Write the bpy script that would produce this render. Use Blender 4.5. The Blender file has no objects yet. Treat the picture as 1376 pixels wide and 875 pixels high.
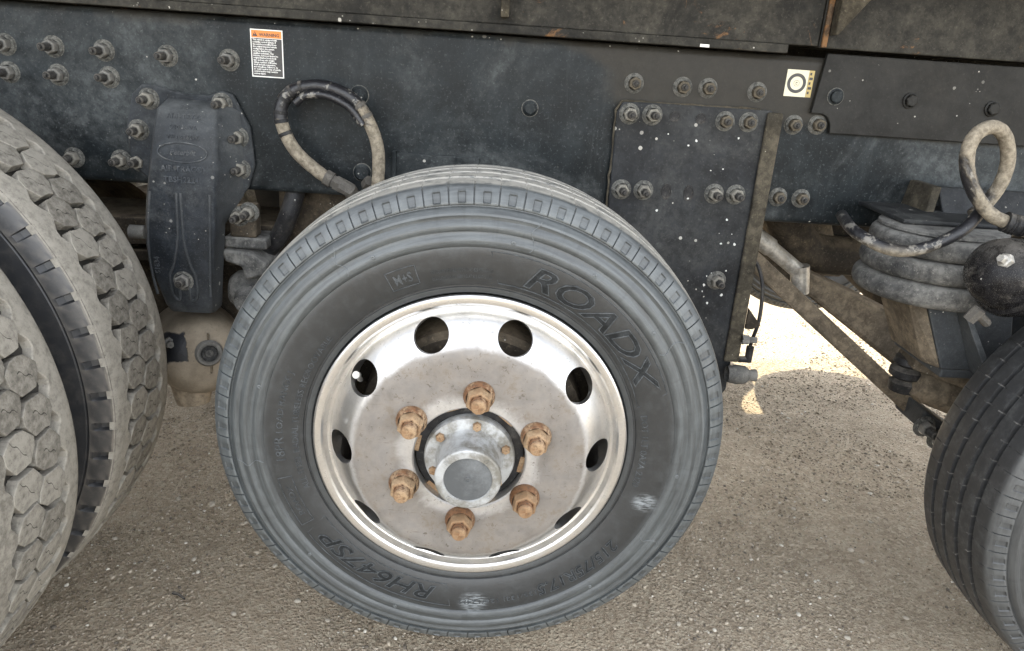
import bpy, bmesh, math, random
import numpy as np
from mathutils import Vector, Matrix, noise

random.seed(7)
rng = np.random.default_rng(7)
R = math.radians
PI = math.pi
scn = bpy.context.scene
COL = scn.collection

# ------------------------------------------------------------------ camera, sky, sun, exposure
CAM = Vector((0.0101, -1.005, 1.0855)); PITCH, ROLL, YAW, FPX = 0.3505, 0.0689, 0.0408, 992.6
fw = Vector((math.sin(YAW) * math.cos(PITCH), math.cos(YAW) * math.cos(PITCH), -math.sin(PITCH)))
rt = Vector((math.cos(YAW), -math.sin(YAW), 0)); up = rt.cross(fw)
r2 = rt * math.cos(ROLL) + up * math.sin(ROLL); u2 = up * math.cos(ROLL) - rt * math.sin(ROLL)
cd = bpy.data.cameras.new('camera'); cam = bpy.data.objects.new('camera', cd); COL.objects.link(cam)
cam.matrix_world = Matrix(((r2.x, u2.x, -fw.x, CAM.x), (r2.y, u2.y, -fw.y, CAM.y), (r2.z, u2.z, -fw.z, CAM.z), (0, 0, 0, 1)))
cd.sensor_width = 36; cd.lens = 36 * FPX / 1376; cd.clip_start = 0.02; cd.clip_end = 2000
scn.camera = cam

SUN_DIR = Vector((-0.23, 1.30, 1.0)).normalized()          # towards the sun: it stands behind the truck
ELEV = math.asin(SUN_DIR.z)
w = bpy.data.worlds.new('World'); scn.world = w; w.use_nodes = True
nt = w.node_tree
bg = nt.nodes['Background']
sky = nt.nodes.new('ShaderNodeTexSky'); sky.sky_type = 'NISHITA'; sky.sun_disc = False
sky.sun_elevation = ELEV; sky.sun_rotation = math.atan2(SUN_DIR.x, SUN_DIR.y)
sky.air_density = 1.0; sky.dust_density = 2.0; sky.ozone_density = 0.6
hz = nt.nodes.new('ShaderNodeHueSaturation'); hz.inputs['Saturation'].default_value = 0.22      # pale, hazy sky all round
nt.links.new(sky.outputs[0], hz.inputs['Color']); nt.links.new(hz.outputs[0], bg.inputs[0]); bg.inputs[1].default_value = 0.15
sd = bpy.data.lights.new('sun', 'SUN'); sd.energy = 2.0; sd.angle = R(0.5); sd.color = (1.0, 0.88, 0.64)
sun = bpy.data.objects.new('sun', sd); COL.objects.link(sun); sun.location = (0, 6, 8)
sun.rotation_euler = SUN_DIR.to_track_quat('Z', 'Y').to_euler()
vs = scn.view_settings
vs.view_transform = 'Standard'; vs.look = 'None'; vs.gamma = 1.0; vs.use_curve_mapping = False
vs.exposure = 2.92
scn.render.engine = 'CYCLES'
scn.cycles.use_denoising = True
scn.cycles.max_bounces = 8

# ------------------------------------------------------------------ material helpers
class NB:
    def __init__(s, name):
        s.m = bpy.data.materials.new(name); s.m.use_nodes = True
        s.t = s.m.node_tree; s.p = s.t.nodes['Principled BSDF']
        s.tc = s.t.nodes.new('ShaderNodeTexCoord'); s.obj = s.tc.outputs['Object']
    def n(s, kind, **kw):
        x = s.t.nodes.new(kind)
        for k, v in kw.items(): setattr(x, k, v)
        return x
    def l(s, a, b): s.t.links.new(a, b)
    def put(s, sock, v):
        if hasattr(v, 'is_linked') or hasattr(v, 'links'): s.l(v, sock)
        else: sock.default_value = v
    def math(s, op, a, b=0.0, c=None, clamp=False):
        x = s.n('ShaderNodeMath', operation=op, use_clamp=clamp)
        s.put(x.inputs[0], a); s.put(x.inputs[1], b)
        if c is not None: s.put(x.inputs[2], c)
        return x.outputs[0]
    def noise(s, scale, detail=4, rough=0.6, vec=None, dist=0.0):
        x = s.n('ShaderNodeTexNoise'); x.inputs['Scale'].default_value = scale; x.inputs['Detail'].default_value = detail
        x.inputs['Roughness'].default_value = rough; x.inputs['Distortion'].default_value = dist
        s.l(vec if vec is not None else s.obj, x.inputs['Vector']); return x.outputs[0]
    def vor(s, scale, out='Distance', vec=None, rand=1.0):
        x = s.n('ShaderNodeTexVoronoi'); x.inputs['Scale'].default_value = scale; x.inputs['Randomness'].default_value = rand
        s.l(vec if vec is not None else s.obj, x.inputs['Vector']); return x.outputs[out]
    def ramp(s, f, lo, hi, a=0.0, b=1.0):
        x = s.n('ShaderNodeMapRange', interpolation_type='SMOOTHSTEP')
        s.put(x.inputs[0], f); x.inputs[1].default_value = lo; x.inputs[2].default_value = hi
        x.inputs[3].default_value = a; x.inputs[4].default_value = b
        return x.outputs[0]
    def mix(s, f, a, b):
        x = s.n('ShaderNodeMix', data_type='RGBA')
        s.put(x.inputs[0], f)
        for k, v in ((6, a), (7, b)):
            if isinstance(v, tuple): x.inputs[k].default_value = (*v[:3], 1)
            else: s.l(v, x.inputs[k])
        return x.outputs[2]
    def bump(s, h, strength=0.3, dist=0.002, normal=None):
        x = s.n('ShaderNodeBump'); x.inputs['Strength'].default_value = strength; x.inputs['Distance'].default_value = dist
        s.l(h, x.inputs['Height'])
        if normal is not None: s.l(normal, x.inputs['Normal'])
        return x.outputs[0]
    def sep(s, v=None):
        x = s.n('ShaderNodeSeparateXYZ'); s.l(v if v is not None else s.obj, x.inputs[0]); return x.outputs
    def normal_z(s):
        g = s.n('ShaderNodeNewGeometry'); return s.sep(g.outputs['Normal'])[2]
    def out(s, color, rough, bumpn=None, metallic=None, spec=None):
        s.put(s.p.inputs['Base Color'], color if not isinstance(color, tuple) else (*color[:3], 1))
        s.put(s.p.inputs['Roughness'], rough)
        if bumpn is not None: s.l(bumpn, s.p.inputs['Normal'])
        if metallic is not None: s.put(s.p.inputs['Metallic'], metallic)
        if spec is not None: s.p.inputs['Specular IOR Level'].default_value = spec
        return s.m

DUST = (0.30, 0.255, 0.20)
def dusty(name, base, dust=DUST, amt=0.35, rough=0.5, scale=5.0, topdust=0.5, specks=0.5, rust=0.0, bump=0.25, metallic=0.0, fine=55.0, cover=0.5, edge=0.0, stain=False):
    b = NB(name)
    n1 = b.noise(scale, 9, 0.72, dist=0.5); n2 = b.noise(fine, 6, 0.75); n3 = b.noise(scale * 3.3, 8, 0.75); n4 = b.noise(fine * 3.2, 4, 0.7)
    f = b.math('MULTIPLY', b.ramp(n1, cover - 0.05, cover + 0.22), amt)
    f = b.math('MULTIPLY', f, b.math('ADD', 0.45, b.math('MULTIPLY', b.ramp(n2, 0.35, 0.62), 0.75)))
    f = b.math('ADD', f, b.math('MULTIPLY', b.ramp(n4, 0.57, 0.66), amt * 0.65))
    mp = b.n('ShaderNodeMapping'); mp.inputs['Scale'].default_value = (38, 38, 3.5); b.l(b.obj, mp.inputs[0])
    f = b.math('ADD', f, b.math('MULTIPLY', b.ramp(b.noise(1.0, 5, 0.7, vec=mp.outputs[0]), 0.55, 0.75), amt * 0.22))
    f = b.math('ADD', f, b.math('MULTIPLY', b.ramp(b.normal_z(), 0.25, 0.95), b.math('MULTIPLY', b.ramp(n3, 0.25, 0.6), topdust)))
    if edge > 0:
        g_ = b.n('ShaderNodeNewGeometry'); f = b.math('ADD', f, b.math('MULTIPLY', b.ramp(g_.outputs['Pointiness'], 0.52, 0.60), edge))
    f = b.math('MINIMUM', f, 1.0)
    base2 = b.mix(b.ramp(n3, 0.38, 0.68), tuple(c * 0.72 for c in base), tuple(min(1, c * 1.5 + 0.003) for c in base))
    c = b.mix(f, base2, b.mix(n2, tuple(x * 0.70 for x in dust), tuple(min(1, x * 1.25) for x in dust)))
    if stain:      # brown oily film with its own outline over the upper part of the rail
        x, y, z = b.sep()
        k = b.math('ADD', b.math('MULTIPLY', b.ramp(x, 0.10, 0.34), b.ramp(z, 0.93, 1.02)), b.math('MULTIPLY', b.ramp(z, 1.06, 1.12), 0.6))
        k = b.ramp(b.math('ADD', k, b.math('MULTIPLY', b.math('SUBTRACT', n1, 0.5), 1.3)), 0.45, 0.80)
        c = b.mix(b.math('MULTIPLY', k, 0.75), c, b.mix(n2, (0.018, 0.016, 0.012), (0.048, 0.041, 0.031)))
    if rust > 0:
        nr = b.noise(scale * 2.1, 8, 0.75, dist=0.8)
        c = b.mix(b.math('MULTIPLY', b.ramp(nr, 0.62 - rust * 0.2, 0.70 - rust * 0.2), 0.85), c, b.mix(n2, (0.08, 0.04, 0.018), (0.30, 0.16, 0.07)))
    if specks > 0:
        for sc_v, th in ((55, 0.10), (140, 0.16)):
            v = b.n('ShaderNodeTexVoronoi'); v.inputs['Scale'].default_value = sc_v; b.l(b.obj, v.inputs['Vector'])
            cs = b.sep(v.outputs['Color'])
            q = b.math('LESS_THAN', b.math('ADD', v.outputs['Distance'], b.math('MULTIPLY', b.math('SUBTRACT', n4, 0.5), 0.15)), b.math('MULTIPLY', cs[0], 0.25))
            q = b.math('MULTIPLY', q, b.math('GREATER_THAN', cs[1], 1.0 - th * specks))
            c = b.mix(b.math('MULTIPLY', q, b.math('MULTIPLY', cs[2], 0.8)), c, (0.50, 0.48, 0.43))
    r = b.math('ADD', b.math('MULTIPLY', f, 0.40), b.math('ADD', rough - 0.10, b.math('MULTIPLY', n3, 0.20)), clamp=True)
    h = b.math('ADD', b.math('MULTIPLY', n2, 0.6), b.math('MULTIPLY', n4, 0.4))
    return b.out(c, r, b.bump(h, bump * 1.6, 0.0015), metallic, spec=0.18)

M = {}
M['frame'] = dusty('frame_paint', (0.0090, 0.0120, 0.0135), (0.086, 0.093, 0.093), amt=0.80, rough=0.44, scale=3.4, specks=0.9, stain=True)
M['hanger'] = dusty('casting_paint', (0.015, 0.018, 0.022), (0.11, 0.115, 0.115), amt=0.50, rough=0.40, scale=7, specks=1.0, bump=0.55, fine=90, edge=0.5)
M['cast_edge'] = dusty('casting_worn_edge', (0.045, 0.05, 0.056), (0.2, 0.2, 0.19), amt=0.6, rough=0.5, scale=20, specks=0)
M['plate'] = dusty('plate_paint', (0.012, 0.0135, 0.0155), (0.075, 0.076, 0.073), amt=0.55, rough=0.46, scale=4.5, specks=1.4)
M['panel'] = dusty('panel_paint', (0.0145, 0.0142, 0.0128), (0.06, 0.056, 0.048), amt=0.5, rough=0.5, scale=2.5, specks=0.12)
M['body'] = dusty('body_steel', (0.0105, 0.0102, 0.0088), (0.080, 0.075, 0.063), amt=0.65, rough=0.6, scale=5, specks=0.6, rust=0.10, cover=0.42)
M['bolt'] = dusty('bolt_dusty', topdust=0.12, base=(0.036, 0.035, 0.032), dust=(0.25, 0.235, 0.20), amt=0.75, rough=0.55, scale=45, specks=0, cover=0.42, fine=300, edge=0.7)
M['boltdark'] = dusty('bolt_dark', topdust=0.12, base=(0.026, 0.027, 0.028), dust=(0.26, 0.25, 0.225), amt=0.50, rough=0.45, scale=45, specks=0, fine=300, edge=0.6)
M['boltbrown'] = dusty('bolt_brown', topdust=0.12, base=(0.045, 0.039, 0.030), dust=(0.15, 0.128, 0.095), amt=0.7, rough=0.6, scale=45, specks=0, fine=300, edge=0.6)
M['stud'] = dusty('stud_dark', (0.020, 0.020, 0.020), (0.22, 0.20, 0.17), amt=0.35, rough=0.45, scale=60, specks=0, fine=400, topdust=0.1, edge=0.3)
M['halo'] = dusty('dust_ring', (0.040, 0.041, 0.039), (0.19, 0.185, 0.165), amt=0.9, topdust=0.15, rough=0.9, scale=60, specks=0, fine=400, cover=0.4)
M['rusty'] = dusty('rusty_steel', (0.075, 0.05, 0.032), (0.2, 0.15, 0.10), amt=0.6, rough=0.8, scale=14, specks=0.1, rust=0.6)
M['dirt'] = dusty('caked_dirt', (0.028, 0.025, 0.019), (0.105, 0.091, 0.067), amt=0.8, rough=0.85, scale=14, specks=0.3, cover=0.4, topdust=0.1)
M['under'] = dusty('undercarriage', (0.035, 0.029, 0.022), (0.20, 0.16, 0.112), amt=0.6, rough=0.75, scale=6, specks=0.1, topdust=0.8)
M['arm'] = dusty('dusty_arm', (0.075, 0.062, 0.046), (0.24, 0.195, 0.14), amt=0.8, rough=0.75, scale=7, specks=0.1, topdust=0.8, cover=0.4)
M['tan'] = dusty('tan_dust', (0.25, 0.205, 0.15), (0.40, 0.335, 0.25), amt=0.8, rough=0.8, scale=9, specks=0.1)
def mat_patch():
    b = NB('dusty_tank_with_bare_patch'); x, y, z = b.sep(); n1 = b.noise(30, 6, 0.7); n2 = b.noise(9, 7, 0.7); n3 = b.noise(140, 4, 0.7)
    d = b.math('MAXIMUM', b.math('ABSOLUTE', b.math('SUBTRACT', x, -0.052)), b.math('MULTIPLY', b.math('ABSOLUTE', b.math('SUBTRACT', z, 0.030)), 0.75))
    k = b.math('MULTIPLY', b.ramp(b.math('ADD', d, b.math('MULTIPLY', b.math('SUBTRACT', n1, 0.5), 0.018)), 0.021, 0.024, 1, 0), b.math('LESS_THAN', y, 0.0))
    c = b.mix(b.ramp(n2, 0.3, 0.7), (0.20, 0.165, 0.12), (0.36, 0.305, 0.23)); c = b.mix(b.math('MULTIPLY', b.ramp(n3, 0.55, 0.7), 0.5), c, (0.16, 0.13, 0.095))
    return b.out(b.mix(k, c, (0.012, 0.013, 0.016)), b.math('SUBTRACT', 0.85, b.math('MULTIPLY', k, 0.4)), b.bump(b.math('SUBTRACT', n3, b.math('MULTIPLY', k, 1.5)), 0.4, 0.002))
M['tan_patch'] = mat_patch()
M['black'] = dusty('black_plastic', (0.018, 0.018, 0.019), (0.22, 0.20, 0.17), amt=0.25, rough=0.45, scale=14, specks=0.2)
M['gloss'] = dusty('gloss_black', (0.008, 0.008, 0.009), (0.25, 0.23, 0.20), amt=0.5, rough=0.22, scale=16, specks=0.2, fine=220, topdust=0.3, cover=0.55)
M['rubber'] = dusty('bellows_rubber', (0.030, 0.031, 0.032), (0.20, 0.195, 0.18), amt=0.75, rough=0.7, scale=8, specks=0.1, topdust=0.5, cover=0.4)
M['brass'] = dusty('brass_fitting', (0.33, 0.26, 0.15), (0.38, 0.34, 0.26), amt=0.5, rough=0.5, scale=30, specks=0, metallic=0.4)
M['zinc'] = dusty('zinc', (0.42, 0.41, 0.38), (0.4, 0.36, 0.29), amt=0.4, rough=0.45, scale=30, specks=0, metallic=0.6)
M['shock'] = dusty('shock_steel', (0.42, 0.40, 0.36), (0.38, 0.33, 0.25), amt=0.5, rough=0.40, scale=12, specks=0.1, metallic=0.5)

def flat(name, c, rough=0.5, metallic=0.0, wear=0.0):
    b = NB(name)
    if wear:
        n = b.noise(35, 6, 0.7); return b.out(b.mix(b.math('MULTIPLY', b.ramp(n, 0.45, 0.7), wear), c, DUST), rough, None, metallic)
    return b.out(c, rough, None, metallic)
M['label_white'] = flat('label_white', (0.75, 0.75, 0.72), 0.45, wear=0.2)
M['label_orange'] = flat('label_orange', (0.70, 0.21, 0.03), 0.45, wear=0.2)
M['label_black'] = flat('label_black', (0.03, 0.03, 0.03), 0.45, wear=0.12)
M['label_cream'] = flat('label_cream', (0.66, 0.62, 0.46), 0.25, wear=0.15)
M['label_gold'] = flat('label_gold', (0.40, 0.30, 0.10), 0.35, wear=0.2)
M['chip'] = flat('chip_white', (0.6, 0.6, 0.57), 0.8)

# --- aluminium wheel
def mat_alu():
    b = NB('polished_aluminium')
    x, y, z = b.sep()
    r = b.math('SQRT', b.math('ADD', b.math('MULTIPLY', x, x), b.math('MULTIPLY', z, z)))
    n1 = b.noise(14, 7, 0.7, dist=0.5); n2 = b.noise(120, 5, 0.75); n3 = b.noise(38, 6, 0.7)
    disc = b.ramp(b.math('ADD', r, b.math('MULTIPLY', b.math('SUBTRACT', n1, 0.5), 0.022)), 0.166, 0.180, 1.0, 0.0)
    near_hub = b.ramp(b.math('ADD', r, b.math('MULTIPLY', b.math('SUBTRACT', n1, 0.5), 0.05)), 0.080, 0.108, 1.0, 0.0)
    film = b.math('MULTIPLY', disc, b.math('ADD', 0.70, b.math('MULTIPLY', n1, 0.35)))
    film = b.math('MULTIPLY', film, b.math('SUBTRACT', 1.0, b.math('MULTIPLY', near_hub, 0.75)))
    film = b.math('ADD', film, b.math('MULTIPLY', b.ramp(n3, 0.52, 0.78), 0.22))
    film = b.math('ADD', film, b.math('MULTIPLY', b.ramp(n2, 0.60, 0.68), 0.45), clamp=True)
    # fine scratches: stretched noise
    mp = b.n('ShaderNodeMapping'); mp.inputs['Scale'].default_value = (40, 40, 600); mp.inputs['Rotation'].default_value = (0, 0.7, 0); b.l(b.obj, mp.inputs[0])
    scr = b.noise(1.0, 3, 0.6, vec=mp.outputs[0])
    film = b.math('ADD', film, b.math('MULTIPLY', b.ramp(scr, 0.66, 0.74), 0.18), clamp=True)
    c = b.mix(film, b.mix(b.ramp(n3, 0.3, 0.7), (0.74, 0.73, 0.715), (0.60, 0.595, 0.58)), b.mix(b.ramp(n3, 0.3, 0.7), (0.082, 0.068, 0.054), (0.165, 0.140, 0.113)))
    met = b.math('SUBTRACT', 1.0, b.math('MULTIPLY', film, 0.92))
    rough = b.math('ADD', b.math('MULTIPLY', film, 0.30), b.math('ADD', 0.27, b.math('MULTIPLY', n3, 0.16)))
    return b.out(c, rough, b.bump(b.math('ADD', n2, b.math('MULTIPLY', scr, 0.4)), 0.10, 0.0008), met)
M['alu'] = mat_alu()
def mat_hub():
    b = NB('cast_aluminium_hub')
    n1 = b.noise(22, 7, 0.7); n2 = b.noise(160, 5, 0.7)
    c = b.mix(b.ramp(n1, 0.4, 0.65), (0.40, 0.41, 0.41), (0.17, 0.16, 0.135))
    return b.out(c, b.math('ADD', 0.42, b.math('MULTIPLY', n1, 0.3)), b.bump(n2, 0.35, 0.001), 0.35)
M['hub'] = mat_hub()
def mat_rust():
    b = NB('rusty_nut')
    n1 = b.math('ADD', b.noise(60, 6, 0.7), b.math('MULTIPLY', b.math('SUBTRACT', b.n('ShaderNodeObjectInfo').outputs['Random'], 0.5), 0.25)); n2 = b.noise(300, 5, 0.7)
    c = b.mix(b.ramp(n1, 0.40, 0.60), (0.165, 0.078, 0.034), (0.31, 0.215, 0.130))
    c = b.mix(b.ramp(n2, 0.48, 0.62), c, (0.085, 0.045, 0.024))
    g_ = b.n('ShaderNodeNewGeometry'); c = b.mix(b.math('MULTIPLY', b.ramp(g_.outputs['Pointiness'], 0.52, 0.60), 0.40), c, (0.44, 0.31, 0.18))
    return b.out(c, 0.62, b.bump(n2, 0.5, 0.001), 0.30)
M['rust'] = mat_rust()
M['window'] = dusty('hub_window_plastic', (0.105, 0.11, 0.112), (0.16, 0.155, 0.145), amt=0.1, topdust=0, rough=0.4, scale=3, specks=0)

# --- tyres
def mat_tyre(name, dark, pale, lo, hi, treadcol, tr):
    """dark bead area, scuffed pale outer sidewall, treadcol for tread dust and painted groove depth; radii in metres from the hub"""
    b = NB(name)
    x, y, z = b.sep()
    r = b.math('SQRT', b.math('ADD', b.math('MULTIPLY', x, x), b.math('MULTIPLY', z, z)))
    ang = b.math('ARCTAN2', x, z)
    cmb = b.n('ShaderNodeCombineXYZ'); b.l(b.math('MULTIPLY', ang, 4.0), cmb.inputs[0]); b.l(b.math('MULTIPLY', r, 170.0), cmb.inputs[1]); b.l(b.math('MULTIPLY', y, 40), cmb.inputs[2])
    rings = b.noise(1.0, 6, 0.7, vec=cmb.outputs[0], dist=0.3)
    n1 = b.noise(7, 7, 0.7, dist=0.6); n2 = b.noise(45, 6, 0.75); n3 = b.noise(170, 4, 0.7)
    worn = b.ramp(b.math('ADD', r, b.math('MULTIPLY', b.math('SUBTRACT', n1, 0.5), 0.012)), lo, hi)
    worn = b.math('MULTIPLY', worn, b.math('ADD', 0.32, b.math('ADD', b.math('MULTIPLY', b.ramp(rings, 0.38, 0.64), 0.42), b.math('MULTIPLY', b.ramp(n1, 0.38, 0.66), 0.16))))
    worn = b.math('ADD', worn, b.math('MULTIPLY', b.ramp(n2, 0.45, 0.72), 0.16), clamp=True)
    c = b.mix(worn, dark, pale)
    # radial scuffs and run marks
    cm2 = b.n('ShaderNodeCombineXYZ'); b.l(b.math('MULTIPLY', ang, 26.0), cm2.inputs[0]); b.l(b.math('MULTIPLY', r, 9.0), cm2.inputs[1])
    c = b.mix(b.math('MULTIPLY', b.ramp(b.noise(1.0, 6, 0.75, vec=cm2.outputs[0], dist=0.4), 0.52, 0.66), 0.30), c, tuple(v * 0.30 for v in pale))
    g_ = b.n('ShaderNodeNewGeometry'); c = b.mix(b.math('MULTIPLY', b.ramp(g_.outputs['Pointiness'], 0.515, 0.58), 0.40), c, tuple(min(1, v * 1.6) for v in pale))  # paler ridge crests: painted highlight along with wear
    td = b.math('MULTIPLY', b.ramp(r, tr - 0.004, tr), b.ramp(y, 0.002, 0.012))
    c = b.mix(td if name == 'drive_tyre' else b.math('MULTIPLY', td, b.ramp(n2, 0.28, 0.55)), c, treadcol)  # drive tyre: groove floors painted dark so the grooves look deeper
    # chalky rubbed spots on the sidewall
    for (cx, cz, s) in ((0.275, -0.085, 0.026), (0.018, -0.290, 0.030)):
        d = b.math('SQRT', b.math('ADD', b.math('POWER', b.math('SUBTRACT', x, cx), 2.0), b.math('POWER', b.math('MULTIPLY', b.math('SUBTRACT', z, cz), 1.3), 2.0)))
        mp = b.n('ShaderNodeMapping'); mp.inputs['Scale'].default_value = (60, 10, 400); mp.inputs['Rotation'].default_value = (0, -0.8, 0); b.l(b.obj, mp.inputs[0])
        st = b.noise(1.0, 4, 0.7, vec=mp.outputs[0])
        k = b.math('MULTIPLY', b.ramp(b.math('ADD', d, b.math('MULTIPLY', b.math('SUBTRACT', n2, 0.5), 0.02)), s * 0.3, s, 1, 0), b.math('MULTIPLY', b.ramp(st, 0.40, 0.60), b.math('LESS_THAN', y, 0.0)))
        if name == 'steer_tyre': c = b.mix(b.math('MULTIPLY', k, 0.55), c, (0.34, 0.37, 0.385))
    if name == 'steer_tyre_dark':      # dust caught in the small sipes along the rib edges
        fr_ = b.math('FRACT', b.math('MULTIPLY', ang, 68 / (2 * PI)))
        near = b.math('MINIMUM', b.math('ABSOLUTE', b.math('SUBTRACT', y, 0.047)), b.math('MINIMUM', b.math('ABSOLUTE', b.math('SUBTRACT', y, 0.085)), b.math('MINIMUM', b.math('ABSOLUTE', b.math('SUBTRACT', y, 0.124)), b.math('ABSOLUTE', b.math('SUBTRACT', y, 0.162)))))
        tick = b.math('MULTIPLY', b.math('LESS_THAN', b.math('ABSOLUTE', b.math('SUBTRACT', fr_, 0.652)), 0.03), b.math('MULTIPLY', b.math('LESS_THAN', near, 0.0055), b.math('GREATER_THAN', r, 0.384)))
        c = b.mix(b.math('MULTIPLY', tick, b.ramp(n2, 0.42, 0.58, 0, 0.55)), c, (0.22, 0.215, 0.20))
    h = b.math('ADD', b.math('MULTIPLY', n2, 0.5), b.math('MULTIPLY', n3, 0.5))
    return b.out(c, b.math('ADD', 0.34, b.math('MULTIPLY', n2, 0.28)), b.bump(h, 0.22, 0.0015), spec=0.7)
M['tyre'] = mat_tyre('steer_tyre', (0.0120, 0.0134, 0.0142), (0.082, 0.091, 0.093), 0.298, 0.316, (0.30, 0.285, 0.25), 0.386)
M['tyre_edge'] = dusty('worn_rubber_edge', (0.046, 0.050, 0.052), (0.115, 0.122, 0.125), amt=0.5, topdust=0.1, rough=0.6, scale=25, specks=0)
M['tyre_letter'] = dusty('letter_rubber', (0.013, 0.0145, 0.0155), (0.05, 0.054, 0.056), amt=0.5, rough=0.45, scale=25, specks=0, topdust=0)
M['tyre_dark'] = mat_tyre('steer_tyre_dark', (0.022, 0.023, 0.024), (0.072, 0.075, 0.075), 0.30, 0.33, (0.022, 0.0225, 0.0235), 0.382)
M['tyre_dual'] = mat_tyre('drive_tyre', (0.017, 0.018, 0.020), (0.17, 0.150, 0.125), 0.5135, 0.5165, (0.022, 0.020, 0.017), 0.505)
def mat_tread():
    b = NB('dusty_tread')
    x, y, z = b.sep()
    n1 = b.noise(12, 6, 0.7); n2 = b.noise(70, 6, 0.75); n3 = b.noise(260, 4, 0.7)
    oi = b.n('ShaderNodeObjectInfo').outputs['Random']
    c = b.mix(b.ramp(b.math('ADD', n2, b.math('MULTIPLY', oi, 0.2)), 0.35, 0.8), (0.120, 0.110, 0.093), (0.30, 0.280, 0.240))
    c = b.mix(b.math('MULTIPLY', b.ramp(n3, 0.58, 0.75), 0.6), c, (0.06, 0.052, 0.043))
    return b, c, n1, n2, n3, x, y
def fin_tread(block):
    b, c, n1, n2, n3, x, y = mat_tread()
    h = b.math('ADD', b.math('MULTIPLY', n2, 0.6), b.math('MULTIPLY', n3, 0.4))
    if block:   # the sipe: a short zigzag cut across the block
        oi = b.n('ShaderNodeObjectInfo').outputs['Random']
        line = b.math('ADD', b.math('MULTIPLY', y, b.math('ADD', 0.5, oi)), b.math('MULTIPLY', b.math('SINE', b.math('MULTIPLY', y, 420.0)), 0.0022))
        wob = b.math('ABSOLUTE', b.math('ADD', b.math('SUBTRACT', x, line), b.math('MULTIPLY', b.math('SUBTRACT', n2, 0.5), 0.006)))
        cut = b.math('MULTIPLY', b.math('LESS_THAN', wob, 0.0009), b.math('LESS_THAN', b.math('ABSOLUTE', b.math('ADD', y, b.math('MULTIPLY', b.math('SUBTRACT', oi, 0.5), 0.008))), 0.013))
        c = b.mix(b.math('MULTIPLY', cut, 0.8), c, (0.03, 0.026, 0.022))
        h = b.math('SUBTRACT', h, b.math('MULTIPLY', cut, 1.5))
    return b.out(c, 0.85, b.bump(h, 0.6, 0.0018), spec=0.2)
M['tread'] = fin_tread(False); M['tread'].name = 'dusty_tread_rib'
M['block'] = fin_tread(True)

# --- hoses: black sleeve with dried mud
def mat_hose(name, cover, line=None, amp=0.30):
    b = NB(name)
    n1 = b.noise(11 if line is not None else 6, 6, 0.6, dist=0.5); n2 = b.noise(90, 5, 0.75); n3 = b.noise(45, 4, 0.7)
    if line is None: mud = b.ramp(n1, cover - 0.05, cover + 0.05)
    else: mud = b.ramp(b.math('ADD', b.sep()[2], b.math('MULTIPLY', b.math('SUBTRACT', n1, 0.5), amp)), line - 0.014, line + 0.014, 1.0, 0.0)
    blk = b.mix(b.ramp(n3, 0.55, 0.62), (0.014, 0.014, 0.016), (0.17, 0.16, 0.14))
    c = b.mix(mud, blk, b.mix(b.ramp(n2, 0.3, 0.7), (0.12, 0.10, 0.072), (0.30, 0.26, 0.195)))
    return b.out(c, b.math('ADD', 0.32, b.math('MULTIPLY', mud, 0.55)), b.bump(b.math('ADD', n2, b.math('MULTIPLY', mud, 1.5)), 0.6, 0.003))
M['hose'] = mat_hose('muddy_hose', 0.5, 0.952)
M['hose_mud'] = mat_hose('mud_caked_hose', 0.46)
M['hose_black'] = mat_hose('black_hose', 0.70)
M['hose_line'] = mat_hose('air_line_rubber', 0.56, 0.8115, 0.02)

# --- ground
def mat_ground():
    b = NB('compacted_gravel')
    n0 = b.noise(0.9, 4, 0.6); n1 = b.noise(5, 7, 0.7); n2 = b.noise(60, 6, 0.75); v1 = b.vor(110); v2 = b.vor(260)
    vc = b.n('ShaderNodeTexVoronoi'); vc.inputs['Scale'].default_value = 150; b.l(b.obj, vc.inputs['Vector'])
    cr = b.sep(vc.outputs['Color'])[0]
    c = b.mix(b.ramp(n1, 0.3, 0.7), (0.275, 0.222, 0.160), (0.385, 0.318, 0.235))
    c = b.mix(b.ramp(n0, 0.4, 0.7), c, (0.33, 0.267, 0.192))
    c = b.mix(b.math('MULTIPLY', b.ramp(cr, 0.3, 1.0), 0.75), c, (0.46, 0.40, 0.305))
    c = b.mix(b.math('MULTIPLY', b.ramp(n2, 0.55, 0.75), 0.6), c, (0.12, 0.095, 0.068))
    h = b.math('ADD', b.math('MULTIPLY', b.ramp(v1, 0.0, 0.6, 1, 0), 0.6), b.math('ADD', b.math('MULTIPLY', b.ramp(v2, 0, 0.6, 1, 0), 0.35), b.math('MULTIPLY', n2, 0.7)))
    return b.out(c, 0.92, b.bump(h, 0.95, 0.006), spec=0.2)
M['ground'] = mat_ground()
def mat_stone():
    b = NB('gravel_stone')
    a = b.n('ShaderNodeAttribute', attribute_name='tint'); n = b.noise(300, 4, 0.7)
    c = b.mix(b.math('MULTIPLY', n, 0.5), a.outputs['Color'], (0.14, 0.115, 0.085))
    return b.out(c, 0.88, spec=0.25)
M['stone'] = mat_stone()

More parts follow.
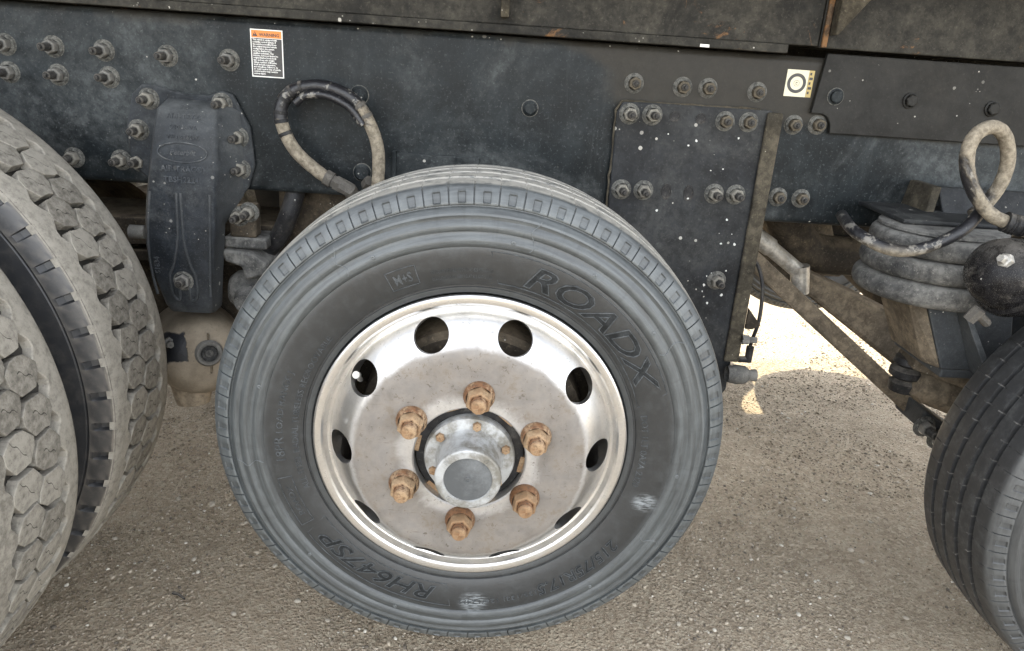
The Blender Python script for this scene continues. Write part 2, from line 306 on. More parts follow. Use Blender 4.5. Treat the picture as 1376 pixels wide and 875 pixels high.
# ------------------------------------------------------------------ mesh helpers
def link(name, me, parent=None, loc=None, rot=None):
    o = bpy.data.objects.new(name, me); COL.objects.link(o)
    if parent is not None: o.parent = parent
    if loc is not None: o.location = loc
    if rot is not None: o.rotation_euler = rot
    return o
def mkmesh(name, v, f, mats, smooth=None, matidx=None):
    me = bpy.data.meshes.new(name); me.from_pydata([tuple(map(float, p)) for p in v], [], [tuple(map(int, q)) for q in f])
    for m in (mats if isinstance(mats, (list, tuple)) else [mats]): me.materials.append(m)
    if matidx is not None: me.polygons.foreach_set('material_index', np.array(matidx, dtype=np.int32))
    bm = bmesh.new(); bm.from_mesh(me); bmesh.ops.recalc_face_normals(bm, faces=bm.faces); bm.to_mesh(me); bm.free()
    if smooth is not None: set_smooth(me, smooth)
    me.update(); return me
def set_smooth(me, deg):
    me.shade_smooth()
    try: me.set_sharp_from_angle(angle=R(deg))
    except Exception: pass
class G:
    """collects shapes for ONE mesh"""
    def __init__(s): s.v = []; s.f = []; s.mi = []
    def add(s, v, f, mi=0):
        k = len(s.v); s.v += [tuple(p) for p in v]; s.f += [tuple(i + k for i in q) for q in f]; s.mi += [mi] * len(f); return s
    def box(s, x0, x1, y0, y1, z0, z1, mi=0):
        v = [(x, y, z) for x in (x0, x1) for y in (y0, y1) for z in (z0, z1)]
        return s.add(v, [(0, 1, 3, 2), (4, 6, 7, 5), (0, 4, 5, 1), (2, 3, 7, 6), (0, 2, 6, 4), (1, 5, 7, 3)], mi)
    def prism_xz(s, pts, y0, y1, mi=0):
        n = len(pts); v = [(x, y0, z) for x, z in pts] + [(x, y1, z) for x, z in pts]
        f = [tuple(range(n)), tuple(range(2 * n - 1, n - 1, -1))] + [(i, i + n, (i + 1) % n + n, (i + 1) % n) for i in range(n)]
        return s.add(v, f, mi)
    def loft(s, rings, mi=0, caps=True):
        n = len(rings[0]); v = [p for r in rings for p in r]; f = []
        for k in range(len(rings) - 1):
            for i in range(n): f.append((k * n + i, k * n + (i + 1) % n, (k + 1) * n + (i + 1) % n, (k + 1) * n + i))
        if caps: f += [tuple(range(n - 1, -1, -1)), tuple(range((len(rings) - 1) * n, len(rings) * n))]
        return s.add(v, f, mi)
    def lathe(s, prof, seg=48, axis='Y', c=(0, 0, 0), mi=0, closed=False, phase=0.0):
        rings = []
        for k in range(seg):
            a = 2 * PI * k / seg + phase; sa, ca = math.sin(a), math.cos(a); rr = []
            for r, t in prof:
                if axis == 'Y': p = (c[0] + r * sa, c[1] + t, c[2] + r * ca)
                elif axis == 'Z': p = (c[0] + r * sa, c[1] + r * ca, c[2] + t)
                else: p = (c[0] + t, c[1] + r * sa, c[2] + r * ca)
                rr.append(p)
            rings.append(rr)
        n = len(prof); v = [p for r in rings for p in r]; f = []
        for k in range(seg):
            k2 = (k + 1) % seg
            for i in range(n if closed else n - 1):
                j = (i + 1) % n; f.append((k * n + i, k * n + j, k2 * n + j, k2 * n + i))
        return s.add(v, f, mi)
    def tube(s, pts, rad, seg=14, mi=0, caps=True):
        pts = [Vector(p) for p in pts]; n = len(pts)
        rad = rad if callable(rad) else (lambda t, r=rad: r)
        up0 = None; rings = []
        for i, p in enumerate(pts):
            t = (pts[min(i + 1, n - 1)] - pts[max(i - 1, 0)]).normalized()
            if up0 is None: up0 = t.orthogonal().normalized()
            up0 = (up0 - t * up0.dot(t)).normalized(); b = t.cross(up0)
            r = rad(i / max(1, n - 1))
            rings.append([tuple(p + (up0 * math.cos(a) + b * math.sin(a)) * r) for a in [2 * PI * k / seg for k in range(seg)]])
        return s.loft(rings, mi, caps)
    def mesh(s, name, mats, smooth=None): return mkmesh(name, s.v, s.f, mats, smooth, s.mi)
    def obj(s, name, mats, parent=None, smooth=None, bevel=0, loc=None, rot=None):
        me = s.mesh(name, mats, smooth); o = link(name, me, parent, loc, rot)
        if bevel:
            m = o.modifiers.new('bevel', 'BEVEL'); m.width = bevel; m.segments = 2; m.limit_method = 'ANGLE'; m.angle_limit = R(35)
        return o
def spline(pts, n=12):
    pts = [Vector(p) for p in pts]; P = [pts[0] * 2 - pts[1]] + pts + [pts[-1] * 2 - pts[-2]]; out = []
    for i in range(1, len(P) - 2):
        for k in range(n):
            t = k / n; a, b, c, d = P[i - 1], P[i], P[i + 1], P[i + 2]
            out.append(0.5 * ((2 * b) + (c - a) * t + (2 * a - 5 * b + 4 * c - d) * t * t + (3 * b - a - 3 * c + d) * t ** 3))
    return out + [pts[-1]]
def empty(name, loc, parent=None):
    o = bpy.data.objects.new(name, None); COL.objects.link(o); o.location = loc; o.empty_display_size = 0.05
    if parent: o.parent = parent
    return o
def tag(o, label, cat=None, group=None, kind=None):
    if label: o['label'] = label
    if cat: o['category'] = cat
    if group: o['group'] = group
    if kind: o['kind'] = kind
def text_geo(s, size, extrude=0.0, shear=0.0, bold=0.0, align='LEFT', spacing=1.0, res=2):
    cu = bpy.data.curves.new('t', 'FONT'); cu.body = s; cu.size = size; cu.extrude = extrude; cu.shear = shear; cu.offset = bold
    cu.align_x = align; cu.space_character = spacing; cu.resolution_u = res; cu.space_line = 1.0
    o = bpy.data.objects.new('t', cu); COL.objects.link(o)
    dg = bpy.context.evaluated_depsgraph_get(); me = bpy.data.meshes.new_from_object(o.evaluated_get(dg))
    v = [tuple(p.co) for p in me.vertices]; f = [tuple(p.vertices) for p in me.polygons]
    bpy.data.objects.remove(o); bpy.data.curves.remove(cu); bpy.data.meshes.remove(me)
    return v, f

# ------------------------------------------------------------------ the ground: one sheet to the horizon
def axis_coords(lo, hi, step, far):
    a = list(np.arange(lo, hi + 1e-6, step)); s = step; x = a[-1]
    while x < far: s *= 1.35; x += s; a.append(x)
    s = step; x = a[0]; pre = []
    while x > -far: s *= 1.35; x -= s; pre.append(x)
    return np.array(pre[::-1] + a)
gx = axis_coords(-1.4, 2.0, 0.014, 400); gy = axis_coords(-0.1, 2.9, 0.014, 400)
X, Y = np.meshgrid(gx, gy, indexing='ij'); Z = np.zeros_like(X)
def ground_z(x, y):
    if abs(x) > 8 or abs(y) > 8: return 0.0
    return 0.010 * noise.noise((x * 1.7, y * 1.7, 3.1)) + 0.004 * noise.noise((x * 9, y * 9, 1.1)) + 0.0022 * noise.noise((x * 38, y * 38, 5.0)) - 0.004
for i in range(len(gx)):
    for j in range(len(gy)): Z[i, j] = ground_z(gx[i], gy[j])
V = np.stack([X, Y, Z], -1).reshape(-1, 3); ny = len(gy)
ii, jj = np.meshgrid(np.arange(len(gx) - 1), np.arange(ny - 1), indexing='ij')
k = (ii * ny + jj).ravel(); Fq = np.stack([k, k + ny, k + ny + 1, k + 1], 1)
me = bpy.data.meshes.new('ground'); me.vertices.add(len(V)); me.vertices.foreach_set('co', V.ravel())
me.loops.add(Fq.size); me.loops.foreach_set('vertex_index', Fq.ravel().astype(np.int32))
me.polygons.add(len(Fq)); me.polygons.foreach_set('loop_start', np.arange(0, Fq.size, 4, dtype=np.int32)); me.update(calc_edges=True)
me.materials.append(M['ground']); me.shade_smooth()
g = link('ground', me); tag(g, None, kind='structure')

# loose gravel: too many to count
def ico():
    bm = bmesh.new(); bmesh.ops.create_icosphere(bm, subdivisions=1, radius=1.0)
    v = np.array([p.co[:] for p in bm.verts]); f = np.array([[q.index for q in p.verts] for p in bm.faces]); bm.free(); return v, f
IV, IF = ico()
def stones(n, xr, yr, rad, shift):
    shapes = [IV * rng.uniform(0.72, 1.18, (len(IV), 1)) for _ in range(24)]
    vs_, fs_, cs_ = [], [], []
    for i in range(n):
        x = rng.uniform(*xr); y = rng.uniform(*yr) if i % 4 else yr[0] + rng.uniform() ** 1.6 * (yr[1] - yr[0]); r = rad(i)
        if noise.noise((x * 2.6, y * 2.6, 9.0)) < -0.12: r *= 0.55
        a = rng.uniform(0, 2 * PI); ca, sa = math.cos(a), math.sin(a)
        v = shapes[i % 24] * (r * np.array([rng.uniform(0.8, 1.35), rng.uniform(0.7, 1.0), rng.uniform(0.45, 0.8)]))
        v = np.stack([v[:, 0] * ca - v[:, 1] * sa + x, v[:, 0] * sa + v[:, 1] * ca + y, v[:, 2] + ground_z(x, y) + r * shift], 1)
        t = rng.uniform(0, 1); t = t ** 1.8; tone = np.array([0.18, 0.145, 0.105]) * (1 - t) + np.array([0.52, 0.455, 0.365]) * t
        if rng.uniform() < 0.05: tone = np.array([0.66, 0.62, 0.54])
        elif rng.uniform() < 0.05: tone = np.array([0.11, 0.095, 0.08])
        vs_.append(v); fs_.append(IF + i * len(IV)); cs_.append(np.repeat(np.append(tone, 1.0)[None], len(IV), 0))
    return np.concatenate(vs_), np.concatenate(fs_), np.concatenate(cs_)
def tri_mesh(name, v, f, c):
    me = bpy.data.meshes.new(name); me.vertices.add(len(v)); me.vertices.foreach_set('co', v.ravel())
    me.loops.add(f.size); me.loops.foreach_set('vertex_index', f.ravel().astype(np.int32))
    me.polygons.add(len(f)); me.polygons.foreach_set('loop_start', np.arange(0, f.size, 3, dtype=np.int32)); me.update(calc_edges=True)
    at = me.color_attributes.new('tint', 'FLOAT_COLOR', 'POINT'); at.data.foreach_set('color', c.ravel().astype(np.float32))
    me.materials.append(M['stone']); return me
sv, sf, sc_ = stones(92000, (-1.25, 1.9), (-0.05, 2.7), lambda i: min(0.0062, 0.0013 + rng.exponential(0.0011)), 0.14)
o = link('gravel', tri_mesh('gravel', sv, sf, sc_)); tag(o, 'fine loose gravel strewn over the compacted tan ground', 'gravel', kind='stuff')
# the larger pebbles, each a thing
PEB = [(-0.634, 0.566, 0.013), (0.938, 0.49, 0.012), (0.945, 0.448, 0.010), (0.956, 0.262, 0.009), (-0.343, 0.244, 0.010), (-0.722, 0.582, 0.009),
       (-0.60, 0.36, 0.008), (-0.50, 0.62, 0.009), (-0.42, 0.35, 0.009), (-0.27, 0.19, 0.008), (-0.80, 0.42, 0.008), (0.70, 0.62, 0.008), (0.86, 0.66, 0.009),
       (0.62, 0.30, 0.008), (0.80, 0.20, 0.009), (1.05, 0.62, 0.008), (0.45, 0.22, 0.008), (0.74, 0.40, 0.007), (-0.53, 0.50, 0.008), (-0.46, 0.20, 0.009)]
for i, (x, y, r) in enumerate(PEB):
    r *= 0.8
    v = IV * rng.uniform(0.75, 1.15, (len(IV), 1)) * np.array([1.2, 0.9, 0.65]) * r
    t = rng.uniform(0.5, 1); tone = np.array([0.26, 0.22, 0.17, 1]) * (1 - t) + np.array([0.47, 0.43, 0.36, 1]) * t
    o = link('pebble', tri_mesh('pebble', v, IF, np.repeat(tone[None], len(IV), 0)), None, (x, y, ground_z(x, y) + r * 0.22), (0, 0, rng.uniform(0, 6)))
    bv = o.modifiers.new('bevel', 'BEVEL'); bv.width = r * 0.15; bv.segments = 1
    tag(o, 'pale pebble, larger than the gravel around it, lying under the truck', 'pebble', 'larger pebbles loose on the gravel')
tw = G().tube(spline([(-0.596, 0.240, 0.006), (-0.582, 0.234, 0.008), (-0.566, 0.224, 0.006)], 4), lambda t: 0.0034 - 0.0014 * t, 7).obj('twig', M['black'], None, 40)
tag(tw, 'short dark twig lying on the gravel beside the drive tyres', 'twig')

# ------------------------------------------------------------------ the truck
truck = empty('dump_truck', (0, 0.97, 0))
tag(truck, 'black dump truck with dusty undercarriage and raised small wheels, parked on gravel', 'truck')
TI = Matrix.Translation((0, -0.97, 0))
def part(o, parent=truck):
    """parent while keeping the object's coordinates in the world"""
    o.parent = parent
    o.matrix_parent_inverse = parent_world(parent).inverted()
    return o
def parent_world(p):
    m = Matrix.LocRotScale(p.location, p.rotation_euler, p.scale)
    if p.parent is not None: m = parent_world(p.parent) @ p.matrix_parent_inverse @ m
    return m
def label(o, s): o['label'] = s; return o

# --- bolt kinds; local axis: head towards -Y, seat at y = 0
def bolt_mesh(name, mat, flange=0.0185, hexr=0.0135, hexh=0.015, stud=0.012, studr=0.0075, halo=True):
    g = G()
    if halo: g.lathe([(flange * 1.13, 0.0), (flange * 1.08, -0.0011), (flange * .9, -0.0011)], 28, mi=1)
    g.lathe([(flange, 0.001), (flange, -0.003), (flange * 0.93, -0.0042), (hexr * 1.02, -0.0065)], 28, mi=1)
    g.lathe([(hexr * .0 + hexr, -0.004), (hexr, -0.006 - hexh * 0.85), (hexr * 0.87, -0.006 - hexh), (studr, -0.006 - hexh)], 6)
    pr = [(studr, -0.005 - hexh)]; y = -0.005 - hexh
    for k_ in range(int(stud / 0.003)): pr += [(studr * 0.86, y - 0.0012), (studr, y - 0.0024)]; y -= 0.003
    pr += [(studr * 0.72, y - 0.002), (studr * 0.45, y - 0.002), (studr * 0.38, y - 0.006), (0.0001, y - 0.0065)]
    g.lathe(pr, 14, mi=2)
    return g.mesh(name, [mat, M['halo'], M['stud']], 32)
BM = {'bolt': bolt_mesh('bolt', M['bolt'], stud=0.021), 'dark': bolt_mesh('bolt_dark', M['boltdark'], stud=0.024), 'brown': bolt_mesh('bolt_brown', M['boltbrown'], flange=0.0175, hexr=0.0125, hexh=0.012, stud=0.009, studr=0.0068),
      'cap': None}
g = G().lathe([(.0192, 0), (.0186, -.0011), (.016, -.0011)], 28, mi=1).lathe([(0.0175, 0.001), (0.0175, -0.003), (0.0150, -0.0065), (0.0125, -0.0085), (0.0118, -0.0075), (0.0001, -0.0078)], 32); BM['cap'] = g.mesh('bolt_head', [M['frame'], M['halo']], 30)
g = G().lathe([(.0172, 0), (.0166, -.0011), (.014, -.0011)], 28, mi=1).lathe([(0.0155, 0.001), (0.0155, -0.002), (0.0125, -0.003)], 28).lathe([(0.0118, -0.002), (0.0118, -0.009), (0.0095, -0.0105), (0.0001, -0.0105)], 24); BM['round'] = g.mesh('bolt_head_round', [M['frame'], M['halo']], 30)
g = G().lathe([(0.0155, 0.001), (0.0155, -0.003), (0.0125, -0.004)], 28).lathe([(0.0122, -0.002), (0.0122, -0.009), (0.0100, -0.0105), (0.0001, -0.0105)], 6); BM['hex'] = g.mesh('bolt_head_hex', M['panel'], 30)
def bolts(kind, pts, y, parent):
    for x, z in pts:
        o = link('bolt', BM[kind]); o.location = (x, y, z); o.rotation_euler = (random.uniform(-.02, .02), random.uniform(0, 6), random.uniform(-.02, .02)); part(o, parent)

# --- frame rails (13 inch channel)
FY = 0.54
def rail_profile(y, s):
    """closed C section in (y, z); s = +1 opens towards +Y"""
    z0, z1, t, w_, r = 0.786, 1.120, 0.010, 0.09, 0.014
    p = [(y + s * w_, z0)]
    for k_ in range(7): a = PI / 2 * k_ / 6; p.append((y + s * (r - r * math.sin(a)), z0 + r - r * math.cos(a)))
    for k_ in range(7): a = PI / 2 * k_ / 6; p.append((y + s * (r - r * math.cos(a)), z1 - r + r * math.sin(a)))
    p += [(y + s * w_, z1), (y + s * w_, z1 - t), (y + s * t, z1 - t), (y + s * t, z0 + t), (y + s * w_, z0 + t)]
    return p
def rail(y, s):
    g = G(); pr = rail_profile(y, s); n = 2
    g.loft([[(x, a, b) for a, b in pr] for x in (-3.6, 3.6)])
    return part(g.obj('frame_rail', M['frame'], None, 35))
fr = rail(FY, 1); label(fr, 'long blue-black frame rail with rows of dusty bolts')
fr2 = rail(1.40, -1)
bolts('dark', [(-0.942, 1.041), (-0.851, 1.043), (-0.755, 1.042), (-0.634, 1.040), (-0.515, 1.040), (-0.943, .990), (-0.849, .991), (-0.751, .993)], FY, fr)
bolts('bolt', [(-0.840, .832), (-0.746, .833), (-0.709, .832)], FY, fr)
bolts('cap', [(-0.262, .991), (-0.257, .838)], FY, fr)
bolts('round', [(0.079, .987), (-0.150, 0.852)], FY, fr)
bolts('brown', [(0.283, 1.048), (0.381, 1.047), (0.432, 1.048), (0.532, 1.047), (0.618, .989), (0.667, .992), (0.614, .841), (0.663, .841)], FY, fr)
# welded bar edge on the rail above the tyre
part(G().box(-0.187, -0.018, FY - 0.010, FY + 0.001, 0.79, 0.883).box(-0.194, -0.186, FY - 0.016, FY + 0.001, 0.79, 0.887).obj('doubler_plate', M['frame'], None, None, 0.0015), fr)

# warning label: white border, orange band, black field with white lines of text
def quad(g, x0, x1, z0, z1, y, mi): g.add([(x0, y, z0), (x1, y, z0), (x1, y, z1), (x0, y, z1)], [(0, 1, 2, 3)], mi)
def put_text(g, s, size, x, z, y, mi, **kw):
    v, f = text_geo(s, size, **kw); g.add([(x + a, y, z + b) for a, b, c in v], f, mi)
g = G(); x0, x1, z0, z1 = -0.4715, -0.4095, 1.0125, 1.1005
g.box(x0, x1, FY - 0.0008, FY + 0.001, z0, z1, 0)
quad(g, x0 + .002, x1 - .002, z1 - .0155, z1 - .002, FY - 0.0011, 1)
quad(g, x0 + .002, x1 - .002, z0 + .002, z1 - .0165, FY - 0.0011, 2)
put_text(g, 'WARNING', 0.0080, x0 + .0170, z1 - .0125, FY - 0.0014, 2, bold=0.0002)
tx = x0 + .0095; g.add([(tx - .0055, FY - .0014, z1 - .0130), (tx + .0045, FY - .0014, z1 - .0130), (tx - .0005, FY - .0014, z1 - .0042)], [(0, 1, 2)], 2)
quad(g, tx - .0012, tx + .0002, z1 - .0098, z1 - .0066, FY - .0017, 1)
lines = ['This vehicle is equipped with', 'a stability control system. If', 'the vehicle is modified from', 'the original intended vehicle', 'configuration, the system', 'must be disabled by a', 'qualified technician. This',
         'includes, but is not limited to,', 'original finished truck body', 'type and any axle weight', 'ratings, number of lift axles,', 'track and axle suspension,', 'and wheelbase. Failure to do', 'so could result in loss of vehicle', 'control and/or may result in', 'serious injury.']
for i, s in enumerate(lines): put_text(g, s, 0.0044, x0 + .0042, z1 - .0205 - i * 0.00415, FY - 0.0014, 0, bold=0.00012, spacing=0.93, res=1)
wl = part(g.obj('warning_label', [M['label_white'], M['label_orange'], M['label_black']]), fr); label(wl, 'orange and black warning label with white border')
# square sticker with a black ring
g = G(); x0, x1, z0, z1 = 0.586, 0.641, 1.0435, 1.0945
g.box(x0, x1 - .011, FY - 0.0008, FY + 0.001, z0, z1, 0); g.box(x1 - .0105, x1, FY - .0008, FY + .001, z0, z1, 2)
cx, cz = x0 + 0.022, (z0 + z1) / 2
def ring(g, ra, rb, y, mi):
    n = 48; v = []; f = []
    for k_ in range(n):
        a = 2 * PI * k_ / n
        v += [(cx + ra * math.sin(a), y, cz + ra * math.cos(a)), (cx + rb * math.sin(a), y, cz + rb * math.cos(a))]; j = (k_ + 1) % n
        f.append((2 * k_, 2 * k_ + 1, 2 * j + 1, 2 * j))
    g.add(v, f, mi)
ring(g, 0.0128, 0.0190, FY - 0.0012, 1); ring(g, 0.0052, 0.0058, FY - 0.0012, 1)
quad(g, cx - .0018, cx + .0018, cz - .0024, cz - .0017, FY - .0012, 1); quad(g, cx - .0018, cx - .0011, cz - .0017, cz + .0024, FY - .0012, 1); quad(g, cx - .0011, cx + .0018, cz + .0010, cz + .0024, FY - .0012, 1)
for k_ in range(5): quad(g, x1 - .009, x1 - .005 + .003 * (k_ % 2), z0 + .006 + k_ * .009, z0 + .011 + k_ * .009, FY - .0012, 1)
st = part(g.obj('ring_sticker', [M['label_cream'], M['label_black'], M['label_gold']]), fr); label(st, 'square cream sticker printed with a black ring')

# --- side panel (liner) bolted over the rail, with cut corner
pn = [(0.655, 1.128), (2.6, 1.128), (2.6, 0.977), (0.690, 0.977), (0.688, 0.995), (0.680, 1.008), (0.668, 1.014), (0.645, 1.014)]
panel = part(G().prism_xz(pn, FY - 0.012, FY - 0.0005).obj('frame_panel', M['panel'], None, None, 0.002)); label(panel, 'flat grey-black side panel bolted over the frame rail')
bolts('round', [(0.687, 1.049)], FY - 0.012, panel); bolts('hex', [(0.839, 1.051), (1.009, 1.046)], FY - 0.012, panel)
# --- hanger plate for the raised axle
pl = [(0.262, 1.012), (0.30, 1.014), (0.565, 1.014), (0.572, 0.98), (0.572, 0.40), (0.50, 0.26), (0.38, 0.24), (0.30, 0.36), (0.257, 0.72), (0.252, 0.99)]
plate = part(G().prism_xz(pl, FY - 0.016, FY - 0.0008).obj('axle_hanger_plate', M['plate'], None, None, 0.003)); label(plate, 'black hanger plate spotted with white chips')
fl = part(G().box(.553, .586, FY - .026, FY - .0165, .47, 1.011).obj('flange', M['dirt'], None, None, 0.006), plate); label(fl, 'dirt-caked edge flange')
bolts('bolt', [(0.278, .990), (0.324, .991), (0.279, .839), (0.325, .840), (0.473, .842), (0.518, .843)], FY - 0.016, plate)
bolts('brown', [(0.472, .988), (0.520, .989)], FY - 0.016, plate)
bolts('bolt', [(0.508, .656)], FY - 0.016, plate)
hl = G().lathe([(0.0135, 0.0005), (0.0135, -0.0012), (0.0105, -0.0012), (0.0100, 0.0)], 24).lathe([(0.0100, -0.0004), (0.0001, -0.0004)], 24).mesh('bolt_hole', M['black'], 30)
for x, z in ((0.370, .991), (0.423, .990), (0.373, .840), (0.420, .840)):
    o = link('bolt_hole', hl); o.location = (x, FY - 0.0162, z); o.scale = (0.8, 1, 1.25) if z < .9 else (0.8, 1, 0.8); part(o, plate)
# caked dirt line along the plate's edge
ws = [Vector((0.252 + random.uniform(-.002, .002), FY - 0.011, 0.72 + i_ * 0.0145)) for i_ in range(20)] + [Vector((0.262 + i_ * 0.014, FY - 0.011, 1.0145 + random.uniform(-.001, .001))) for i_ in range(21)]
part(G().tube(ws, lambda t: 0.0026 + 0.0020 * noise.noise((t * 60, 0, 0)), 7).obj('weld_bead', M['dirt'], None, 40), plate)
for _ in range(26):   # paint chips and mud flecks stuck to the plate
    x, z, s = random.uniform(.30, .55), random.uniform(.56, .97), random.uniform(.0012, .0032)
    n_ = 7; ch = G().prism_xz([(x + s * random.uniform(.6, 1.3) * math.cos(a), z + s * random.uniform(.6, 1.5) * math.sin(a)) for a in [2 * PI * q / n_ for q in range(n_)]], FY - 0.0170, FY - 0.0155)
    part(ch.obj('paint_chip', M['chip']), plate)
# fin, stud, and small cable by the plate's lower end
part(G().prism_xz([(0.586, 0.60), (0.618, 0.563), (0.600, 0.553), (0.586, 0.553)], FY - .03, FY - .022).obj('fin', M['under'], None), plate)
part(G().lathe([(0.011, -0.003), (0.011, 0.012), (0.0075, 0.012), (0.0075, 0.030), (0.0001, 0.030)], 6, 'X', (0.585, FY - 0.03, 0.528)).obj('stud', M['boltdark'], None, 30), plate)
part(G().lathe([(0.018, -0.02), (0.022, 0.0), (0.020, 0.02), (0.012, 0.03), (0.0001, 0.03)], 16, 'X', (0.575, FY - 0.05, 0.452)).lathe([(0.012, 0), (0.014, 0.02), (0.0001, 0.02)], 12, 'X', (0.60, FY - .05, .452)).obj('pivot_nut', M['boltdark'], None, 35), plate)
cb = spline([(0.588, FY + 0.03, 0.70), (0.606, FY + 0.02, 0.685), (0.618, FY - 0.0, 0.64), (0.620, FY - 0.01, 0.57), (0.612, FY - 0.01, 0.515), (0.612, FY - 0.01, 0.49)], 8)
sc2 = part(G().tube(cb, 0.0042, 10).tube([(0.612, FY - .01, .505), (0.612, FY - .01, .468)], 0.0085, 10).tube([(0.616, FY - .01, .473), (0.590, FY - .01, .473)], 0.0075, 10).obj('sensor_cable', M['black'], None, 40)); label(sc2, 'thin black cable with elbow plug')

# --- cast suspension hanger (left)
fo = [(-0.722, .826), (-0.724, .90), (-0.706, .965), (-0.685, .985), (-0.66, .984), (-0.60, .972), (-0.555, .972), (-0.53, .982), (-0.508, .976), (-0.478, .915), (-0.473, .84), (-0.488, .795), (-0.53, .74), (-0.56, .74), (-0.62, .75), (-0.66, .786), (-0.69, .80)]
hang = part(G().prism_xz(fo, FY - 0.014, FY - 0.0006).obj('suspension_hanger', M['hanger'], None, 40, 0.005)); label(hang, 'blue-black cast hanger bracket with raised lettering')
secs = [  # z, x left, x right, y of the face
    (0.962, -0.634, -0.530, FY - .022), (0.945, -0.640, -0.524, FY - .062), (0.90, -0.645, -0.520, FY - .080), (0.84, -0.655, -0.522, FY - .086), (0.78, -0.666, -0.528, FY - .088),
    (0.72, -0.674, -0.534, FY - .090), (0.68, -0.675, -0.538, FY - .092), (0.62, -0.664, -0.545, FY - .094), (0.56, -0.648, -0.551, FY - .092), (0.542, -0.640, -0.553, FY - .086), (0.537, -0.632, -0.556, FY - .07)]
rings = []
for z, a, b_, y in secs:
    c_ = 0.008; back = FY - 0.010 if z > 0.76 else FY - 0.030
    rings.append([(a, back, z), (a, y + c_, z), (a + c_ * .35, y + c_ * .35, z), (a + c_, y, z), ((a + b_) / 2, y - 0.001, z), (b_ - c_, y, z), (b_ - c_ * .35, y + c_ * .35, z), (b_, y + c_, z), (b_ + (0.030 if z > 0.76 else 0.0), back, z)])
bx_ = part(G().loft(rings).obj('web', M['hanger'], None, 50), hang)
def on_hang(x, z):
    for (za, _, _, ya), (zb, _, _, yb) in zip(secs, secs[1:]):
        if za >= z >= zb: t = (za - z) / (za - zb); return ya + (yb - ya) * t - 0.001
    return FY - 0.09
def hang_text(s, size, x, z, oval=False, **kw):
    g = G(); v, f = text_geo(s, size, extrude=0.0009, align='CENTER', **kw)
    g.add([(x + a, on_hang(x, z + b_) - 0.0006 - c_, z + b_) for a, b_, c_ in v], f)
    if oval: g.tube([(-0.587 + 0.047 * math.cos(a), on_hang(0, 0.868 + .0185 * math.sin(a)) - .0008, 0.868 + 0.0185 * math.sin(a)) for a in [2 * PI * q / 48 for q in range(49)]], 0.0013, 6)
    part(g.obj('raised_lettering', M['cast_edge'], None, 30), hang)
hang_text('AIR-TRAC', 0.012, -0.585, 0.930, spacing=1.3); hang_text('500 K-VA', 0.011, -0.585, 0.911, spacing=1.2); hang_text('WO 5262-X', 0.011, -0.585, 0.893, spacing=1.1)
hang_text('Peterbilt', 0.014, -0.587, 0.8635, True, shear=0.25, bold=0.0003)
hang_text('AIR TRAC®', 0.015, -0.590, 0.832, spacing=1.05, bold=.0003); hang_text('TBSH2224', 0.015, -0.592, 0.811, spacing=1.05, bold=.0003)
g = G(); v, f = text_geo('51834', 0.014, extrude=0.0009, bold=.0003); g.add([(-0.648 - b_, on_hang(-0.648, 0.625 + a) - 0.0006 - c_, 0.625 + a) for a, b_, c_ in v], f)
part(g.obj('raised_lettering', M['cast_edge'], None, 30), hang)
g = G()   # long raised ribs round the pivot bolt
for sx in (-1, 1):
    p = spline([(-0.600 + sx * .004, 0, 0.79), (-0.602 + sx * .006, 0, 0.70), (-0.603 + sx * .016, 0, 0.648), (-0.603 + sx * .026, 0, 0.62), (-0.602 + sx * .024, 0, 0.58), (-0.602 + sx * .012, 0, 0.572), (-0.602 + sx * .010, 0, 0.60)], 8)
    g.tube([(a.x, on_hang(a.x, a.z) + 0.0002, a.z) for a in p], 0.0028, 8)
g.tube([(x_, on_hang(x_, z_) + .001, z_) for x_, z_ in [(-0.655 - .012 * math.sin(q / 12 * PI), 0.79 - q * .019) for q in range(12)]], 0.0028, 8)
g.tube([(x_, on_hang(x_, z_) + .001, z_) for x_, z_ in [(-0.540 - q * .001, 0.79 - q * .019) for q in range(12)]], 0.0028, 8)
part(g.obj('rib', M['hanger'], None, 50), hang)
bolts('bolt', [(-0.672, .958), (-0.698, .897), (-0.530, .958), (-0.502, .895), (-0.501, .832)], FY - 0.014, hang)
o = link('pivot_bolt', BM['dark']); o.location = (-0.603, FY - 0.093, 0.612); o.scale = (1.1, .6, 1.1); part(o, hang)
part(G().lathe([(0.014, 0), (0.014, 0.03), (0.0001, 0.034)], 14, 'X', (-0.715, FY - .06, .70)).obj('side_pin', M['boltdark'], None, 35, 0, None, None), hang)

# --- spring seat, clamp nuts, rubber stop and link bushing behind the hanger
g = G(); g.box(-0.545, -0.455, FY - .02, FY + .06, .665, .690); g.prism_xz([(-.545, .665), (-.49, .662), (-.452, .64), (-.455, .615), (-.50, .60), (-.505, .63), (-.54, .64)], FY - .035, FY + .08)
part(g.obj('spring_stop', M['rubber'], None, 40, 0.006))
g = G(); g.box(-.53, -.475, FY - .02, FY + .02, .69, .76); 
sb = part(g.obj('clamp_block', M['under'], None, None, 0.006))
bolts('bolt', [(-0.508, .735), (-0.487, .745)], FY - .02, sb)
part(G().lathe([(0.0001, -.06), (.03, -.06), (.042, -.045), (.046, -.02), (.046, .02), (.042, .045), (.03, .06), (.0001, .06)], 28, 'X', (-0.49, FY + .03, .56)).lathe([(.0001, -.02), (.02, -.02), (.024, 0), (.03, .01), (.03, .03)], 20, 'Y', (-.50, FY - .03, .555)).obj('link_bushing', M['rubber'], None, 35))
part(G().tube(spline([(-0.40, FY + .04, .80), (-0.415, FY + .02, .74), (-0.445, FY + .03, .68), (-0.49, FY + .05, .635), (-0.54, FY + .08, .62)], 8), 0.020, 12).obj('wiring_loom', M['black'], None, 40))
